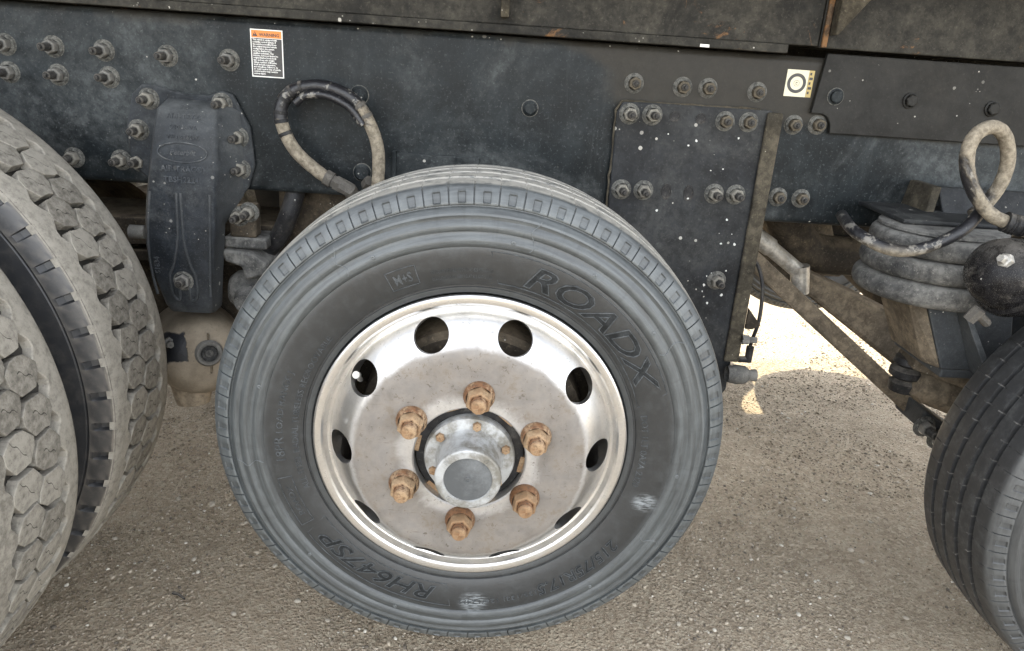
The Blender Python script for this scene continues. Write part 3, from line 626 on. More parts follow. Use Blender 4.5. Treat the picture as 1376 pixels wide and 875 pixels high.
g = G(); g.loft([[(x, y, z) for y, z in ((.60, .70), (.80, .70), (.80, .64), (.60, .64))] for x in (-1.5, -.45)]); g.box(-1.4, -.42, .61, .79, .60, .625)
part(g.obj('spring_leaf', M['under'], None, None, 0.004))

part(G().box(-.85, -.30, .66, .90, .36, .62).obj('gap_block', M['under'], None, None, .02))  # box added to block the sunlit ground showing behind the hanger
# dusty spring brake chamber with its rubber plug
ch = part(G().lathe([(0.0001, -.105), (.05, -.100), (.075, -.085), (.090, -.055), (.096, -.02), (.098, .02), (.104, .03), (.104, .045), (.098, .055), (.09, .12), (.05, .15), (.0001, .15)], 40, 'Y', (0, 0, 0)).obj('brake_chamber', M['tan_patch'], None, 45))
ch.location = (-0.635, 0.56, 0.415); ch.rotation_euler = (R(-8), 0, R(28)); ch.parent = None; part(ch)
label(ch, 'tan dust-coated brake chamber with round rubber plug')
pg = link('rubber_plug', G().lathe([(.027, .004), (.029, -.006), (.025, -.013), (.018, -.013), (.016, -.006), (.009, -.006), (.008, -.010), (.0001, -.010)], 26).mesh('rubber_plug', M['boltdark'], 40), ch, (0.012, -0.103, 0.014), (0, 0, R(4)))
link('retaining_wire', G().tube([(0, 0, -.045), (.001, -.006, -.035), (0, -.004, .033), (0, -.006, .045)], 0.0022, 6).mesh('retaining_wire', M['brown'] if 'brown' in M else M['arm'], 40), ch, (0.014, -0.101, 0.012))
link('lower_boss', G().lathe([(.035, .0), (.04, .02), (.045, .05)], 20, 'Z').mesh('lower_boss', M['tan'], 40), ch, (-0.02, -.02, -.118)); link('mount_stud', G().lathe([(.012, 0), (.012, -.012), (.007, -.013), (.007, -.03), (.0001, -.03)], 6).mesh('mount_stud', M['boltdark'], 30), ch, (-.06, -.075, .04))

# --- cross members and axles under the truck
for x0, x1, z0, z1, nm in ((-0.46, -0.20, 0.56, 0.775, 'cross_member'), (1.62, 1.76, 0.60, 0.785, 'cross_member')):
    part(G().box(x0, x1, FY + .095, 1.305, z0, z1).obj(nm, M['under'], None, None, 0.01))
part(G().lathe([(.0001, .0), (.055, .0), (.055, 1.30), (.0001, 1.30)], 20, 'Y', (0, .32, .53)).obj('pusher_axle', M['under'], None, 40))
part(G().lathe([(.0001, .0), (.09, .0), (.11, .3), (.2, .5), (.23, .65), (.2, .8), (.11, 1.0), (.09, 1.3), (.0001, 1.3)], 28, 'Y', (-1.115, .32, .505)).obj('drive_axle', M['under'], None, 50))

# ------------------------------------------------------------------ wheels
def sidewall_y(prof, r):
    for (ra, ya), (rb, yb) in zip(prof, prof[1:]):
        if ra <= r <= rb and rb > ra: return ya + (yb - ya) * (r - ra) / (rb - ra)
    return prof[-1][1]
SIDE = [(.2340, .004), (.2375, -.010), (.2400, -.0135), (.2440, -.0150), (.2475, -.0152), (.2485, -.0138), (.2505, -.0138), (.2515, -.0155), (.2560, -.0175), (.2620, -.0195), (.2720, -.0218), (.2850, -.0236),
        (.2960, -.0243), (.3040, -.0243), (.3072, -.0238), (.3088, -.0256), (.3110, -.0268), (.3150, -.0281), (.3185, -.0278), (.3225, -.0254), (.3262, -.0232), (.3285, -.0230), (.3315, -.0248), (.3350, -.0256), (.3385, -.0247), (.3420, -.0218), (.3450, -.0198), (.3475, -.0198), (.3500, -.0207), (.3530, -.0196), (.3562, -.0158),
        (.3590, -.0122), (.3604, -.0102), (.3620, -.0098), (.3634, -.0130), (.3655, -.0132), (.3672, -.0126), (.3790, -.0066), (.3805, -.0052), (.3845, -.0014)]
TW = 0.195
def crown(y):  return 0.3935 - 0.0052 * abs((y - TW / 2) / (TW / 2)) ** 2.2
def steer_tread():
    pr = [(.3870, .0012), (.3882, .004)]
    ys = []
    for gy_ in (0.040, 0.078, 0.117, 0.155):
        ys += [(gy_ - .0055, 0), (gy_ - .0040, -.009), (gy_ + .0040, -.009), (gy_ + .0055, 0)]
    y = 0.008; pts = [(0.008, 0), (0.020, 0), (0.028, 0)] + ys[:4] + [(.053, 0), (.066, 0)] + ys[4:8] + [(.091, 0), (.104, 0)] + ys[8:12] + [(.129, 0), (.142, 0)] + ys[12:] + [(.170, 0), (.187, 0)]
    pr += [(crown(a) + d, a) for a, d in pts]
    pr += [(.3882, TW - .004), (.3870, TW - .0012)]
    return pr
def steer_tyre_mesh(name, mat):
    NP = 68; fr_ = [0.0, .035, .30, .335, .62, .637, .668, .685]
    prof = SIDE + steer_tread() + [(r, TW - y) for r, y in SIDE[::-1]]
    n = len(prof); ns = len(SIDE); v = []; f = []; tot = NP * len(fr_)
    for p in range(NP):
        for q, fq in enumerate(fr_):
            a = 2 * PI * (p + fq) / NP; sa, ca = math.sin(a), math.cos(a)
            pocket = q in (1, 2); slit = q in (5, 6); jag = 0.0016 * noise.noise((p * 1.7, q, 0))
            for i, (r, y) in enumerate(prof):
                k_ = i if i < ns else (n - 1 - i if i >= n - ns else -1)
                if k_ >= 0:
                    sgn = 1 if i < ns else -1
                    if pocket and 0.3670 < r < 0.3800: y += sgn * 0.0022; r -= 0.0006
                    if slit and 0.3630 < r: y += sgn * 0.0024; r -= 0.0008
                elif slit and abs(r - crown(y)) < 1e-6:      # small sipes on the rib edges
                    near = min(abs(y - gq) for gq in (0.040, 0.078, 0.117, 0.155, 0.004, 0.191))
                    if near < 0.0075: r -= 0.0014
                v.append((r * sa, y, r * ca))
    for k_ in range(tot):
        k2 = (k_ + 1) % tot
        for i in range(n - 1): f.append((k_ * n + i, k2 * n + i, k2 * n + i + 1, k_ * n + i + 1))
    return mkmesh(name, v, f, mat, 28)
ST = steer_tyre_mesh('steer_tyre', M['tyre']); ST2 = steer_tyre_mesh('steer_tyre_right', M['tyre_dark'])

LETTERS = []
def outline_geo(txt, size, rad, **kw):
    cu = bpy.data.curves.new('t', 'FONT'); cu.body = txt; cu.size = size; cu.fill_mode = 'NONE'; cu.bevel_depth = rad; cu.bevel_resolution = 1
    cu.shear = kw.get('shear', 0); cu.offset = kw.get('bold', 0); cu.space_character = kw.get('spacing', 1); cu.resolution_u = 3
    o = bpy.data.objects.new('t', cu); COL.objects.link(o)
    dg = bpy.context.evaluated_depsgraph_get(); me = bpy.data.meshes.new_from_object(o.evaluated_get(dg))
    v = [tuple(p.co) for p in me.vertices]; f = [tuple(p.vertices) for p in me.polygons]
    bpy.data.objects.remove(o); bpy.data.curves.remove(cu); bpy.data.meshes.remove(me); return v, f
def arc_line(g, pts, rad=0.0009, mi=0):
    g.tube([(r * math.sin(R(a)), sidewall_y(SIDE, r) - .0003, r * math.cos(R(a))) for a, r in pts], rad, 6, mi)
def arc_box(g, a0, a1, r0, r1, skew=0.0):
    n = 16; p = [(a0 + (a1 - a0) * k_ / n, r0) for k_ in range(n + 1)] + [(a1 + skew + (a0 - a1) * k_ / n, r1) for k_ in range(n + 1)]
    arc_line(g, p + [p[0]], 0.0008, 1)
def bend_text(txt, size, ang0, r0, ang1=None, h=0.0009, frame=None, outline=0.0, **kw):
    """letters raised on the sidewall, tops outwards, reading clockwise from ang0 to ang1 degrees"""
    g = G(); v, f = text_geo(txt, size, extrude=h / 2, **kw)
    w_ = max(p[0] for p in v); span = R(ang1 - ang0)
    def put(vv, lift):
        return [((r0 + b_) * math.sin(R(ang0) + span * a / w_), sidewall_y(SIDE, r0 + b_) - lift - c_, (r0 + b_) * math.cos(R(ang0) + span * a / w_)) for a, b_, c_ in vv]
    g.add(put(v, h * 0.35), f, 0 if outline else 1)
    if outline: v, f = outline_geo(txt, size, outline, **kw); g.add(put(v, h * 0.8), f, 1)
    if frame: arc_box(g, *frame)
    LETTERS.append(g.mesh('lettering', [M['tyre_letter'], M['tyre_edge']], 30))
bend_text('ROADX', 0.046, 13, 0.2625, 68, shear=0.30, bold=0.0009, h=0.0014, frame=(6, 73, 0.2570, 0.3030, -3), outline=0.0007)
bend_text('RH647SP', 0.034, 189, 0.2680, 233, shear=0.30, bold=0.0007, h=0.0012, frame=(186, 238, 0.2610, 0.2985, -2), outline=0.0006)
bend_text('215/75R17.5', 0.026, 124, 0.2790, 155, bold=0.0004, h=0.0012, shear=0.15, outline=0.0005)
bend_text('135/133J 126/124M', 0.0105, 155, 0.2860, 181)
bend_text('ALL STEEL RADIAL TUBELESS REGROOVABLE', 0.0125, 250, 0.2580, 308)
bend_text('18PR', 0.020, 261, 0.2790, 270)
bend_text('LOAD RANGE J', 0.013, 271, 0.2800, 292)
bend_text('ROADX', 0.0125, 242, 0.2830, 253, frame=(239, 256, 0.2775, 0.2985))
bend_text('M+S', 0.021, -25, 0.2690, -19.5, bold=.0004, frame=(-26.5, -18, 0.2630, 0.2910))
bend_text('MAX LOAD SINGLE 1700 KG AT 825 KPA COLD', 0.0075, -14, 0.2720, 4, h=.0007)
bend_text('MAX LOAD DUAL 1650 KG AT 825 KPA COLD', 0.0075, -14, 0.2620, 4, h=.0007)
bend_text('DOT 1LT 0A7A 2320', 0.014, 76, 0.2590, 103)
# a few raised mould lines that cross the sidewall
g = G()
for a in (12.5, 58, 118, 262, 325): arc_line(g, [(a + 0.8 * math.sin(k_ * .8), .312 + k_ * .0043) for k_ in range(11)], 0.0007)
for a in (8, 30, 52, 96, 140, 200, 230, 285, 333): g.lathe([(.0030, .0005), (.0030, -.0014), (.0016, -.0018), (.0001, -.0010)], 10, 'Y', (.3195 * math.sin(R(a)), sidewall_y(SIDE, .3195), .3195 * math.cos(R(a))))
MOULD = g.mesh('mould_line', M['tyre'], 40)

# aluminium disc wheel
def rim_mesh():
    # outer face, hub bore to flange
    pf = [(.0815, -.042), (.0815, -.0600), (.0835, -.0620), (.100, -.0622), (.150, -.0622), (.160, -.0618), (.166, -.0606), (.171, -.0582), (.176, -.0545), (.184, -.0470), (.193, -.0375), (.2015, -.0270), (.207, -.0185), (.2095, -.0125), (.2112, -.0075), (.2135, -.0062),
          (.2170, -.0075), (.2195, -.0110), (.2215, -.0165), (.2245, -.0190), (.2300, -.0200), (.2335, -.0198), (.2360, -.0180), (.2370, -.0150), (.2365, -.0118), (.2340, -.0100), (.2315, -.008), (.2300, .010), (.2270, .030), (.2050, .045), (.2040, .110), (.2250, .150), (.2290, .190), (.2340, .205), (.2290, .208),
          (.2180, .185), (.2160, .150), (.1960, .112), (.1970, .040), (.1990, .010), (.1985, -.010), (.1950, -.0215), (.187, -.0310), (.178, -.0390), (.171, -.0430), (.162, -.0445), (.150, -.0450)]
    return G().lathe(pf, 144, closed=True).mesh('rim', M['alu'], 30)
def cut_holes(me, n, rad, r, ph, tilt):
    a = link('tmp_a', me); g = G()
    for k_ in range(n):
        th = ph + 2 * PI * k_ / n; c = Vector((rad * math.sin(th), -.032, rad * math.cos(th)))
        d = Vector((math.sin(th) * math.sin(tilt), -math.cos(tilt), math.cos(th) * math.sin(tilt)))
        g.tube([c - d * .07, c + d * .07], r, 36)
    b_ = g.obj('tmp_b', M['alu'])
    m = a.modifiers.new('b', 'BOOLEAN'); m.operation = 'DIFFERENCE'; m.object = b_; m.solver = 'EXACT'
    dg = bpy.context.evaluated_depsgraph_get(); out = bpy.data.meshes.new_from_object(a.evaluated_get(dg))
    bpy.data.objects.remove(a); bpy.data.objects.remove(b_)
    bm = bmesh.new(); bm.from_mesh(out); bmesh.ops.remove_doubles(bm, verts=bm.verts, dist=1e-5); bm.to_mesh(out); bm.free()
    set_smooth(out, 28); return out
RIM = cut_holes(rim_mesh(), 10, 0.1890, 0.0255, R(18 - 1.0), R(18))
def lug_mesh():
    g = G()
    g.lathe([(.0222, .001), (.0225, -.004), (.0215, -.0075), (.0195, -.0105), (.0185, -.0125)], 32)
    g.lathe([(.0192, -.0095), (.0192, -.0225), (.0172, -.0268), (.0130, -.0275), (.0112, -.0255)], 6)
    pr = [(.0112, -.024)]; y = -.024
    for k_ in range(4): pr += [(.0102, y - .0015), (.0112, y - .003)]; y -= .0034
    pr += [(.0096, y - .0028), (.0001, y - .0034)]
    g.lathe(pr, 20); return g.mesh('lug_nut', M['rust'], 32)
LUG = lug_mesh()
HUBF = G().lathe([(.0001, -.035), (.0740, -.035), (.0790, -.040), (.0790, -.046), (.0640, -.0465)], 56).mesh('hub_pilot', M['black'], 35)
def hubcap():
    g = G(); g.lathe([(.0660, -.040), (.0665, -.056), (.0645, -.0605), (.0600, -.0615), (.0560, -.0635), (.0500, -.0640), (.0475, -.0680), (.0462, -.0760), (.0452, -.1050), (.0462, -.1080), (.0468, -.1130), (.0462, -.1175), (.0440, -.1190), (.0345, -.1192), (.0335, -.1170)], 72)
    for k_ in range(4):
        a = R(40 + 90 * k_); g.lathe([(.0035, -.1185), (.0035, -.1204), (.0022, -.1204), (.0020, -.1195), (.0001, -.1195)], 12, 'Y', (.0395 * math.sin(a), 0, .0395 * math.cos(a)))
    return g.mesh('hub_cap', M['hub'], 32)
HUBC = hubcap()
HUBW = G().lathe([(.0338, -.1165), (.0335, -.1174), (.0050, -.1180), (.0046, -.1192), (.0026, -.1192), (.0024, -.1180), (.0001, -.1180)], 48).mesh('hub_window', M['window'], 40)
HBOLT = G().lathe([(.0068, .001), (.0068, -.0045), (.0058, -.0058), (.0001, -.0058)], 6).mesh('hub_bolt', M['rust'], 30)
DRUM = G().lathe([(.085, .0), (.165, .004), (.175, .012), (.178, .05), (.178, .098), (.1962, .104), (.1962, .110), (.0001, .112)], 64).lathe([(.0001, -.030), (.085, -.030), (.088, -.01), (.088, .03)], 40).mesh('brake_drum', M['under'], 35)
VALVE = G().tube([(0.150, -.012, 0.118), (0.166, -.034, .113)], 0.0038, 10).tube([(0.164, -.030, .1135), (0.169, -.040, .112)], 0.0055, 10).mesh('valve_stem', M['zinc'], 40)
PAD = G().box(-.013, .013, -.047, -.040, .0745, .0812).mesh('pilot_pad', M['rust'])

def steer_wheel(loc, tyre, mat_let=None, spin=0.0, flip=False, full=True, lab=None):
    e = empty('wheel', (0, 0, 0)); e.location = loc; e.rotation_euler = (0, spin, PI if flip else 0)
    part(e)
    if lab: label(e, lab)
    e2 = e
    link('tyre', tyre, e2); link('rim', RIM, e2); link('brake_drum', DRUM, e2); link('hub_pilot', HUBF, e2); link('hub_cap', HUBC, e2); link('hub_window', HUBW, e2)
    for k_ in range(6):
        a = R(5.15) + k_ * PI / 3
        link('lug_nut', LUG, e2, (.1035 * math.sin(a), -.0624, .1035 * math.cos(a)), (0, random.uniform(0, 1), 0))
    if full:
        [link('lettering', m_, e2) for m_ in LETTERS]; link('mould_line', MOULD, e2); link('valve_stem', VALVE, e2, None, (0, R(-112), 0))
        for k_ in range(6):
            a = R(9) + k_ * PI / 3
            link('hub_bolt', HBOLT, e2, (.0555 * math.sin(a), -.0632, .0555 * math.cos(a)), (0, k_, 0)); link('pilot_pad', PAD, e2, None, (0, a + .55, 0))
    return e
steer_wheel((0, 0.0, 0.53), ST, lab='small raised wheel with polished aluminium rim, rusty nuts and scuffed grey tyre')
steer_wheel((1.243, 0.0, 0.44), ST2, spin=0.4, lab='small wheel with clean black ribbed tyre')
steer_wheel((0, 1.94, 0.53), ST2, flip=True, full=False)
steer_wheel((1.243, 1.94, 0.60), ST2, flip=True, full=False)
part(G().tube([(1.243, .22, .44), (1.243, .50, .40), (1.243, 1.44, .52), (1.243, 1.72, .60)], 0.06, 20).obj('steer_axle', M['under'], None, 40))

# ---- drive duals: honeycomb tread, blocks as single pieces
DR, NPB = 0.524, 56
PITCHB = 2 * PI * DR / NPB
def drz(t): return DR - 0.0045 * abs((t - .11) / .11) ** 2.5
def wrap(s, t, h):
    th = s / DR; r = drz(t) - h; return (r * math.sin(th), t, r * math.cos(th))
def block_mesh(seed):
    rb = random.Random(seed); jt = [(rb.uniform(-.0030, .0030), rb.uniform(-.0016, .0016)) for _ in range(10)]
    p, w_, am, gp = PITCHB, 0.054, 0.0080, 0.0040
    def outline(inset, jit):
        a, hw = p / 2 - gp - inset, w_ / 2 - gp * .7 - inset
        base = [(-a, -(hw - am)), (-a * .3, -(hw + am * .75)), (a * .25, -(hw + am * .9)), (a, -(hw - am)), (a * 1.02, 0.004), (a, hw - am), (a * .3, hw + am * .75), (-a * .25, hw + am * .9), (-a, hw - am), (-a * .98, 0.002)]
        return [(x_ + q[0], y_ + q[1]) for (x_, y_), q in zip(base, jt)]
    g = G()
    levels = [(-.0002, .015), (.0, .0007), (.0007, .0), (.0030, .0)]
    rings = [[((s), (t), h) for s, t in outline(i, 0)] for i, h in levels]
    inner = [[(s * k_, t * k_, 0.0) for s, t in outline(.0045, 0)] for k_ in (.55,)]
    rr = rings + inner
    def w3(q): th = q[0] / DR; r = drz(.11) - q[2]; return (r * math.sin(th), q[1], r * math.cos(th))
    rings3 = [[w3(q) for q in r] for r in rr]; n = len(rings3[0]); v = [q for r in rings3 for q in r]; f = []
    for k_ in range(len(rr) - 1):
        for i in range(n): f.append((k_ * n + i, k_ * n + (i + 1) % n, (k_ + 1) * n + (i + 1) % n, (k_ + 1) * n + i))
    f.append(tuple(range((len(rr) - 1) * n, len(rr) * n)))
    g.add(v, f); return g.mesh('tread_block', M['block'], 28)
BLK = [block_mesh(q) for q in range(7)]
def dual_tyre_mesh():
    side = [(.292, .02), (.300, -.004), (.330, -.018), (.380, -.024), (.420, -.022), (.450, -.017), (.470, -.012), (.478, -.0105), (.4795, -.0085), (.482, -.0085), (.4835, -.0105), (.490, -.0085), (.500, -.0050), (.5095, -.0005), (.5150, .0028)]
    mid = [(.5180, .007), (.5190, .012), (.5195, .030), (.5090, .036), (.5085, .06), (.5085, .11), (.5085, .16), (.5090, .184), (.5195, .190), (.5190, .208), (.5180, .213)]
    prof = side + mid + [(r, .22 - y) for r, y in side[::-1]]
    fr_ = [0, .03, .22, .27, .50, .75]; n = len(prof); v = []; f = []; tot = NPB * len(fr_)
    for p_ in range(NPB):
        for q, fq in enumerate(fr_):
            a = 2 * PI * (p_ + fq) / NPB; sa, ca = math.sin(a), math.cos(a)
            for r, y in prof:
                if q in (1, 2) and .4985 < r < .5165 and not (.02 < y < .2): y += .0075 if y < .1 else -.0075; r -= .003
                v.append((r * sa, y, r * ca))
    for k_ in range(tot):
        k2 = (k_ + 1) % tot
        for i in range(n - 1): f.append((k_ * n + i, k2 * n + i, k2 * n + i + 1, k_ * n + i + 1))
    return mkmesh('drive_tyre', v, f, M['tyre_dual'], 32)
DTY = dual_tyre_mesh()
def rib_mesh(left):
    """shoulder rib with a zigzag inner edge and notched outer edge"""
    NA = NPB * 12; v = []; f = []
    for k_ in range(NA):
        s = k_ / 12.0; ph = s + (0.5 if left else 0.0); fr1 = ph % 1.0
        zig = 0.0085 * (1 - 2 * abs(2 * fr1 - 1)) ; zig = max(-.0070, min(.0070, zig * 1.3))
        edge = 0.0500 + zig + 0.0010 * noise.noise((s * 1.3, 2.0, 0.0))
        notch = 0.004 if (s % 1.0) < 0.17 and False else 0.0
        row = [(.5105, .0015 + notch), (.5165, .0045 + notch), (.5195, .010 + notch), (drz(.02), .020), (drz(.038), .036), (drz(.05), edge - .003), (drz(.05) - .0012, edge - .0008), (drz(.05) - .0035, edge), (.5090, edge + .0008)]
        a = 2 * PI * k_ / NA
        for r, y in row:
            y2 = y if left else .22 - y; v.append((r * math.sin(a), y2, r * math.cos(a)))
    n = 9
    for k_ in range(NA):
        k2 = (k_ + 1) % NA
        for i in range(n - 1): f.append((k_ * n + i, k2 * n + i, k2 * n + i + 1, k_ * n + i + 1))
    return mkmesh('shoulder_rib', v, f, M['tread'], 30)
RIBL, RIBR = rib_mesh(True), rib_mesh(False)
DRIM = G().lathe([(.11, .10), (.14, .16), (.20, .17), (.24, .12), (.262, .06), (.268, .01), (.285, -.004), (.305, -.006), (.302, .004), (.285, .02), (.280, .20), (.30, .225), (.27, .21), (.26, .12)], 72).mesh('dual_rim', M['zinc'], 35)
def dual_wheel(y, spin, blocks, lab=None):
    e = empty('wheel', (0, 0, 0)); e.location = (-1.113, y, 0.508); e.rotation_euler = (0, spin, 0); part(e)
    if lab: label(e, lab)
    link('tyre', DTY, e); link('shoulder_rib', RIBL, e); link('shoulder_rib', RIBR, e); link('rim', DRIM, e)
    if blocks:
        for k_ in range(NPB):
            for col in (0, 1):
                link('tread_block', BLK[(k_ * 5 + col * 3) % 7], e, (0, .083 + .054 * col, 0), (0, 2 * PI * (k_ + .5 * col + 0.0) / NPB, 0))
    return e
dual_wheel(-0.219, R(1.5), True, 'outer twin drive wheel with dusty block tread')
dual_wheel(0.106, R(4.5), True, 'inner twin drive wheel with dusty block tread and black sidewall')
dual_wheel(1.61, 0.1, True); dual_wheel(1.94, 0.2, True)

# ------------------------------------------------------------------ raised-axle gear on the right
# air spring with three bellows
AX, AY = 0.875, 0.372
pf = [(.0001, .836), (.105, .836), (.112, .833), (.113, .828), (.100, .826)]
def lobe(z0, z1, r, rin):
    out = []
    for k_ in range(11):
        t = -PI / 2 + PI * k_ / 10; out.append((rin + (r - rin) * max(0, math.cos(t)) ** .6, (z0 + z1) / 2 - (z1 - z0) / 2 * math.sin(t)))
    return out
pf += lobe(.784, .826, .124, .100) + lobe(.743, .784, .133, .108) + lobe(.698, .743, .138, .108) + [(.10, .694), (.0001, .694)]
asp = part(G().lathe(pf, 72, 'Z', (AX, AY, 0)).obj('air_spring', M['rubber'], None, 50)); label(asp, 'dusty rubber air spring with stacked bellows')
# bracket from the rail to the air spring
g = G()
g.loft([[(.905, .468, .893), (1.25, .468, .893), (1.25, .478, .893), (.905, .478, .893)], [(.915, .440, .838), (1.25, .440, .838), (1.25, .450, .838), (.915, .450, .838)]])
g.box(0.78, 1.02, FY - .20, FY - .012, 0.8375, 0.846)
asb = part(g.obj('air_spring_bracket', M['plate'], None, None, 0.003))
part(G().loft([[(.885, .45, .895), (.903, .45, .895), (.903, FY - .001, .895), (.885, FY - .001, .895)], [(.868, .43, .79), (.884, .43, .79), (.884, FY - .001, .79), (.868, FY - .001, .79)]]).obj('bracket_edge', M['dirt'], None, None, .003), asb)
# pedestal under the spring with gussets
ped = part(G().loft([[(.850, .315, .6935), (1.02, .315, .6935), (1.02, .335, .6935), (.850, .335, .6935)], [(.903, .300, .566), (1.04, .300, .566), (1.04, .320, .566), (.903, .320, .566)]]).box(.905, 1.12, .301, .48, .548, .5655).obj('spring_pedestal', M['hanger'], None, None, .003))
part(G().loft([[(.905, .285, .690), (.917, .285, .690), (.917, .314, .690), (.905, .314, .690)], [(.958, .235, .567), (.972, .235, .567), (.972, .299, .567), (.958, .299, .567)]]).obj('gusset', M['hanger'], None, None, .002), ped)
part(G().loft([[(.822, .335, .6935), (.848, .315, .6935), (.848, .46, .6935), (.822, .46, .6935)], [(.884, .335, .566), (.902, .301, .566), (.902, .46, .566), (.884, .46, .566)]]).obj('side_web', M['arm'], None, None, .003), ped)
part(G().prism_xz([(1.022, .6935), (1.14, .6935), (1.14, .5), (1.042, .5)], .325, .345).obj('back_plate', M['plate'], None, None, .002), ped)
# trailing arm (wide, dusty) and torque rod (square bar) and shock
def bar(name, a, b_, w_, h, mat, bev=.006):
    a, b_ = Vector(a), Vector(b_); d = (b_ - a).normalized(); sx = d.cross(Vector((0, 0, 1))).normalized(); sz = sx.cross(d)
    g = G(); g.loft([[tuple(p + sx * i * w_ / 2 + sz * j * h / 2) for i, j in ((-1, -1), (1, -1), (1, 1), (-1, 1))] for p in (a, b_)])
    return part(g.obj(name, mat, None, None, bev))
ta = part(G().prism_xz([(.60, .725), (.80, .634), (.95, .577), (1.10, .515), (1.165, .484), (1.22, .44), (1.30, .335), (1.18, .328), (.81, .572), (.62, .66)], .71, .80).obj('trailing_arm', M['arm'], None, None, .010)); label(ta, 'wide dust-coated trailing arm')
tr = bar('torque_rod', (0.53, .605, .747), (1.115, .59, .303), .040, .040, M['arm'], .006); label(tr, 'long square torque rod, dust-brown')
part(G().tube([(.54, .665, .781), (.668, .665, .703)], .022, 24).tube([(.662, .665, .7065), (.745, .665, .650)], .0185, 24).tube([(.746, .665, .664), (.758, .665, .598)], .022, 18).obj('shock_absorber', M['shock'], None, 35))
g = G(); g.loft([[(1.03, .50, .385), (1.03, .62, .385), (1.03, .62, .335), (1.03, .50, .335)], [(1.16, .50, .31), (1.16, .62, .31), (1.16, .62, .24), (1.16, .50, .24)]])
rc = part(g.obj('rod_clevis', M['hanger'], None, None, .006))
for x, z in ((1.035, .345), (1.075, .315)):
    o = link('bolt', BM['dark']); o.location = (x, .495, z); o.scale = (1.25, 1.1, 1.25); part(o, rc)
part(G().lathe([(.0001, -.075), (.028, -.072), (.038, -.05), (.040, .06), (.036, .075), (.0001, .075)], 26, 'X').obj('king_pin_joint', M['arm'], None, 40, 0, (1.02, .44, .455), (0, R(18), 0)))
part(G().lathe([(.0001, -.05), (.030, -.045), (.038, -.02), (.038, .03), (.0001, .05)], 24, 'X').obj('ball_joint', M['arm'], None, 40, 0, (1.085, .40, .425), (0, R(18), R(-60))))
part(G().lathe([(.0001, .0), (.030, .0), (.032, .02), (.022, .028), (.036, .036), (.036, .05), (.024, .058), (.034, .066), (.030, .078), (.0001, .08)], 24, 'Z', (.945, .47, .445)).obj('bush', M['black'], None, 35))
bar('lift_arm', (.93, .46, .532), (1.26, .40, .44), .10, .03, M['arm'], .006)
# curved cross tube behind the spring, and frame crossmember
part(G().tube(spline([(.72, .80, .80), (.78, .80, .70), (.86, .82, .66), (1.1, .84, .66), (1.6, .84, .70)], 6), .05, 16).obj('cross_tube', M['under'], None, 40))
part(G().loft([[(.79, .82, .80), (.85, .82, .80), (.85, 1.25, .80), (.79, 1.25, .80)], [(.86, .82, .60), (.93, .82, .60), (.93, 1.25, .60), (.86, 1.25, .60)]]).obj('axle_hanger', M['arm'], None, None, .006))
part(G().box(.86, 1.55, .86, 1.32, .64, .785).obj('gearbox_guard', M['under'], None, None, .02))
# black brake chamber on the right axle
bc = part(G().lathe([(.0001, -.075), (.03, -.072), (.052, -.058), (.062, -.035), (.064, -.008), (.071, -.004), (.073, .006), (.071, .014), (.064, .018), (.060, .05), (.045, .068), (.0001, .075)], 40, 'X').obj('brake_chamber', M['gloss'], None, 45))
bc.scale = (.93, .93, .93); bc.location = (0.885, 0.165, 0.792); bc.rotation_euler = (R(20), R(20), R(15)); bc.parent = None; part(bc); label(bc, 'glossy black brake chamber spattered with mud')
link('port_nut', G().lathe([(.013, 0), (.013, -.012), (.009, -.014), (.007, -.022), (.0001, -.022)], 6, 'X').mesh('port_nut', M['zinc'], 30), bc, (-.062, -.02, .024))
link('clamp_bolt', G().tube([(-.02, 0, 0), (.03, .0, -.012)], .008, 8).tube([(-.012, 0, .006), (-.012, 0, -.02)], .012, 6).mesh('clamp_bolt', M['stud'], 30), bc, (-.03, -.035, -.072))
link('elbow_fitting', G().tube([(0, 0, 0), (0, 0, .028)], .0125, 6).tube([(0, 0, .026), (-.004, 0, .036), (-.018, 0, .044)], .0135, 8).mesh('elbow_fitting', M['brass'], 30), bc, (-.012, -.004, .062), (R(-20), R(-20), 0))

# ------------------------------------------------------------------ air hoses
h1 = spline([(-0.289, .475, .821), (-0.330, .478, .842), (-0.380, .482, .885), (-0.404, .485, .940), (-0.392, .487, .983), (-0.356, .487, 1.002), (-0.312, .484, 1.004), (-0.263, .480, .985), (-0.232, .476, .944), (-0.215, .472, .896), (-0.214, .47, .838), (-0.222, .47, .78)], 12)
ah = part(G().tube(h1[6:], lambda t: 0.0125 * (1 + .05 * noise.noise((t * 50, 1, 0))), 16).obj('air_hose', M['hose'], None, 50)); label(ah, 'looped air hose half covered in dried tan mud')
part(G().tube(spline([(-0.372, .474, .972), (-0.350, .472, .988), (-0.312, .470, .990), (-0.270, .468, .972), (-0.243, .468, .940)], 8), 0.0075, 12).obj('strand', M['hose_black'], None, 50), ah)
d1 = (h1[8] - h1[0]).normalized()
part(G().tube([h1[9], h1[5]], .0155, 12).tube([h1[6], h1[2]], .0135, 6).tube([h1[3], h1[0]], .016, 6).tube([h1[0], h1[0] - d1 * .02, h1[0] - d1 * .02 + Vector((.006, .02, -.02))], .015, 10).obj('fitting', M['stud'], None, 30), ah)
part(G().tube([(-0.243, .52, .812), (-0.240, .49, .822), (-0.232, .48, .832)], .012, 6).obj('fitting', M['stud'], None, 30), ah)
for i_ in (30, 35, 39, 46, 52, 58, 88, 93):
    t_ = (h1[i_ + 1] - h1[i_ - 1]).normalized()
    part(G().tube([h1[i_] - t_ * .0035, h1[i_] + t_ * .0035], .0136, 14).obj('sleeve_band', M['black'] if i_ < 60 else M['stud'], None, 40), ah)
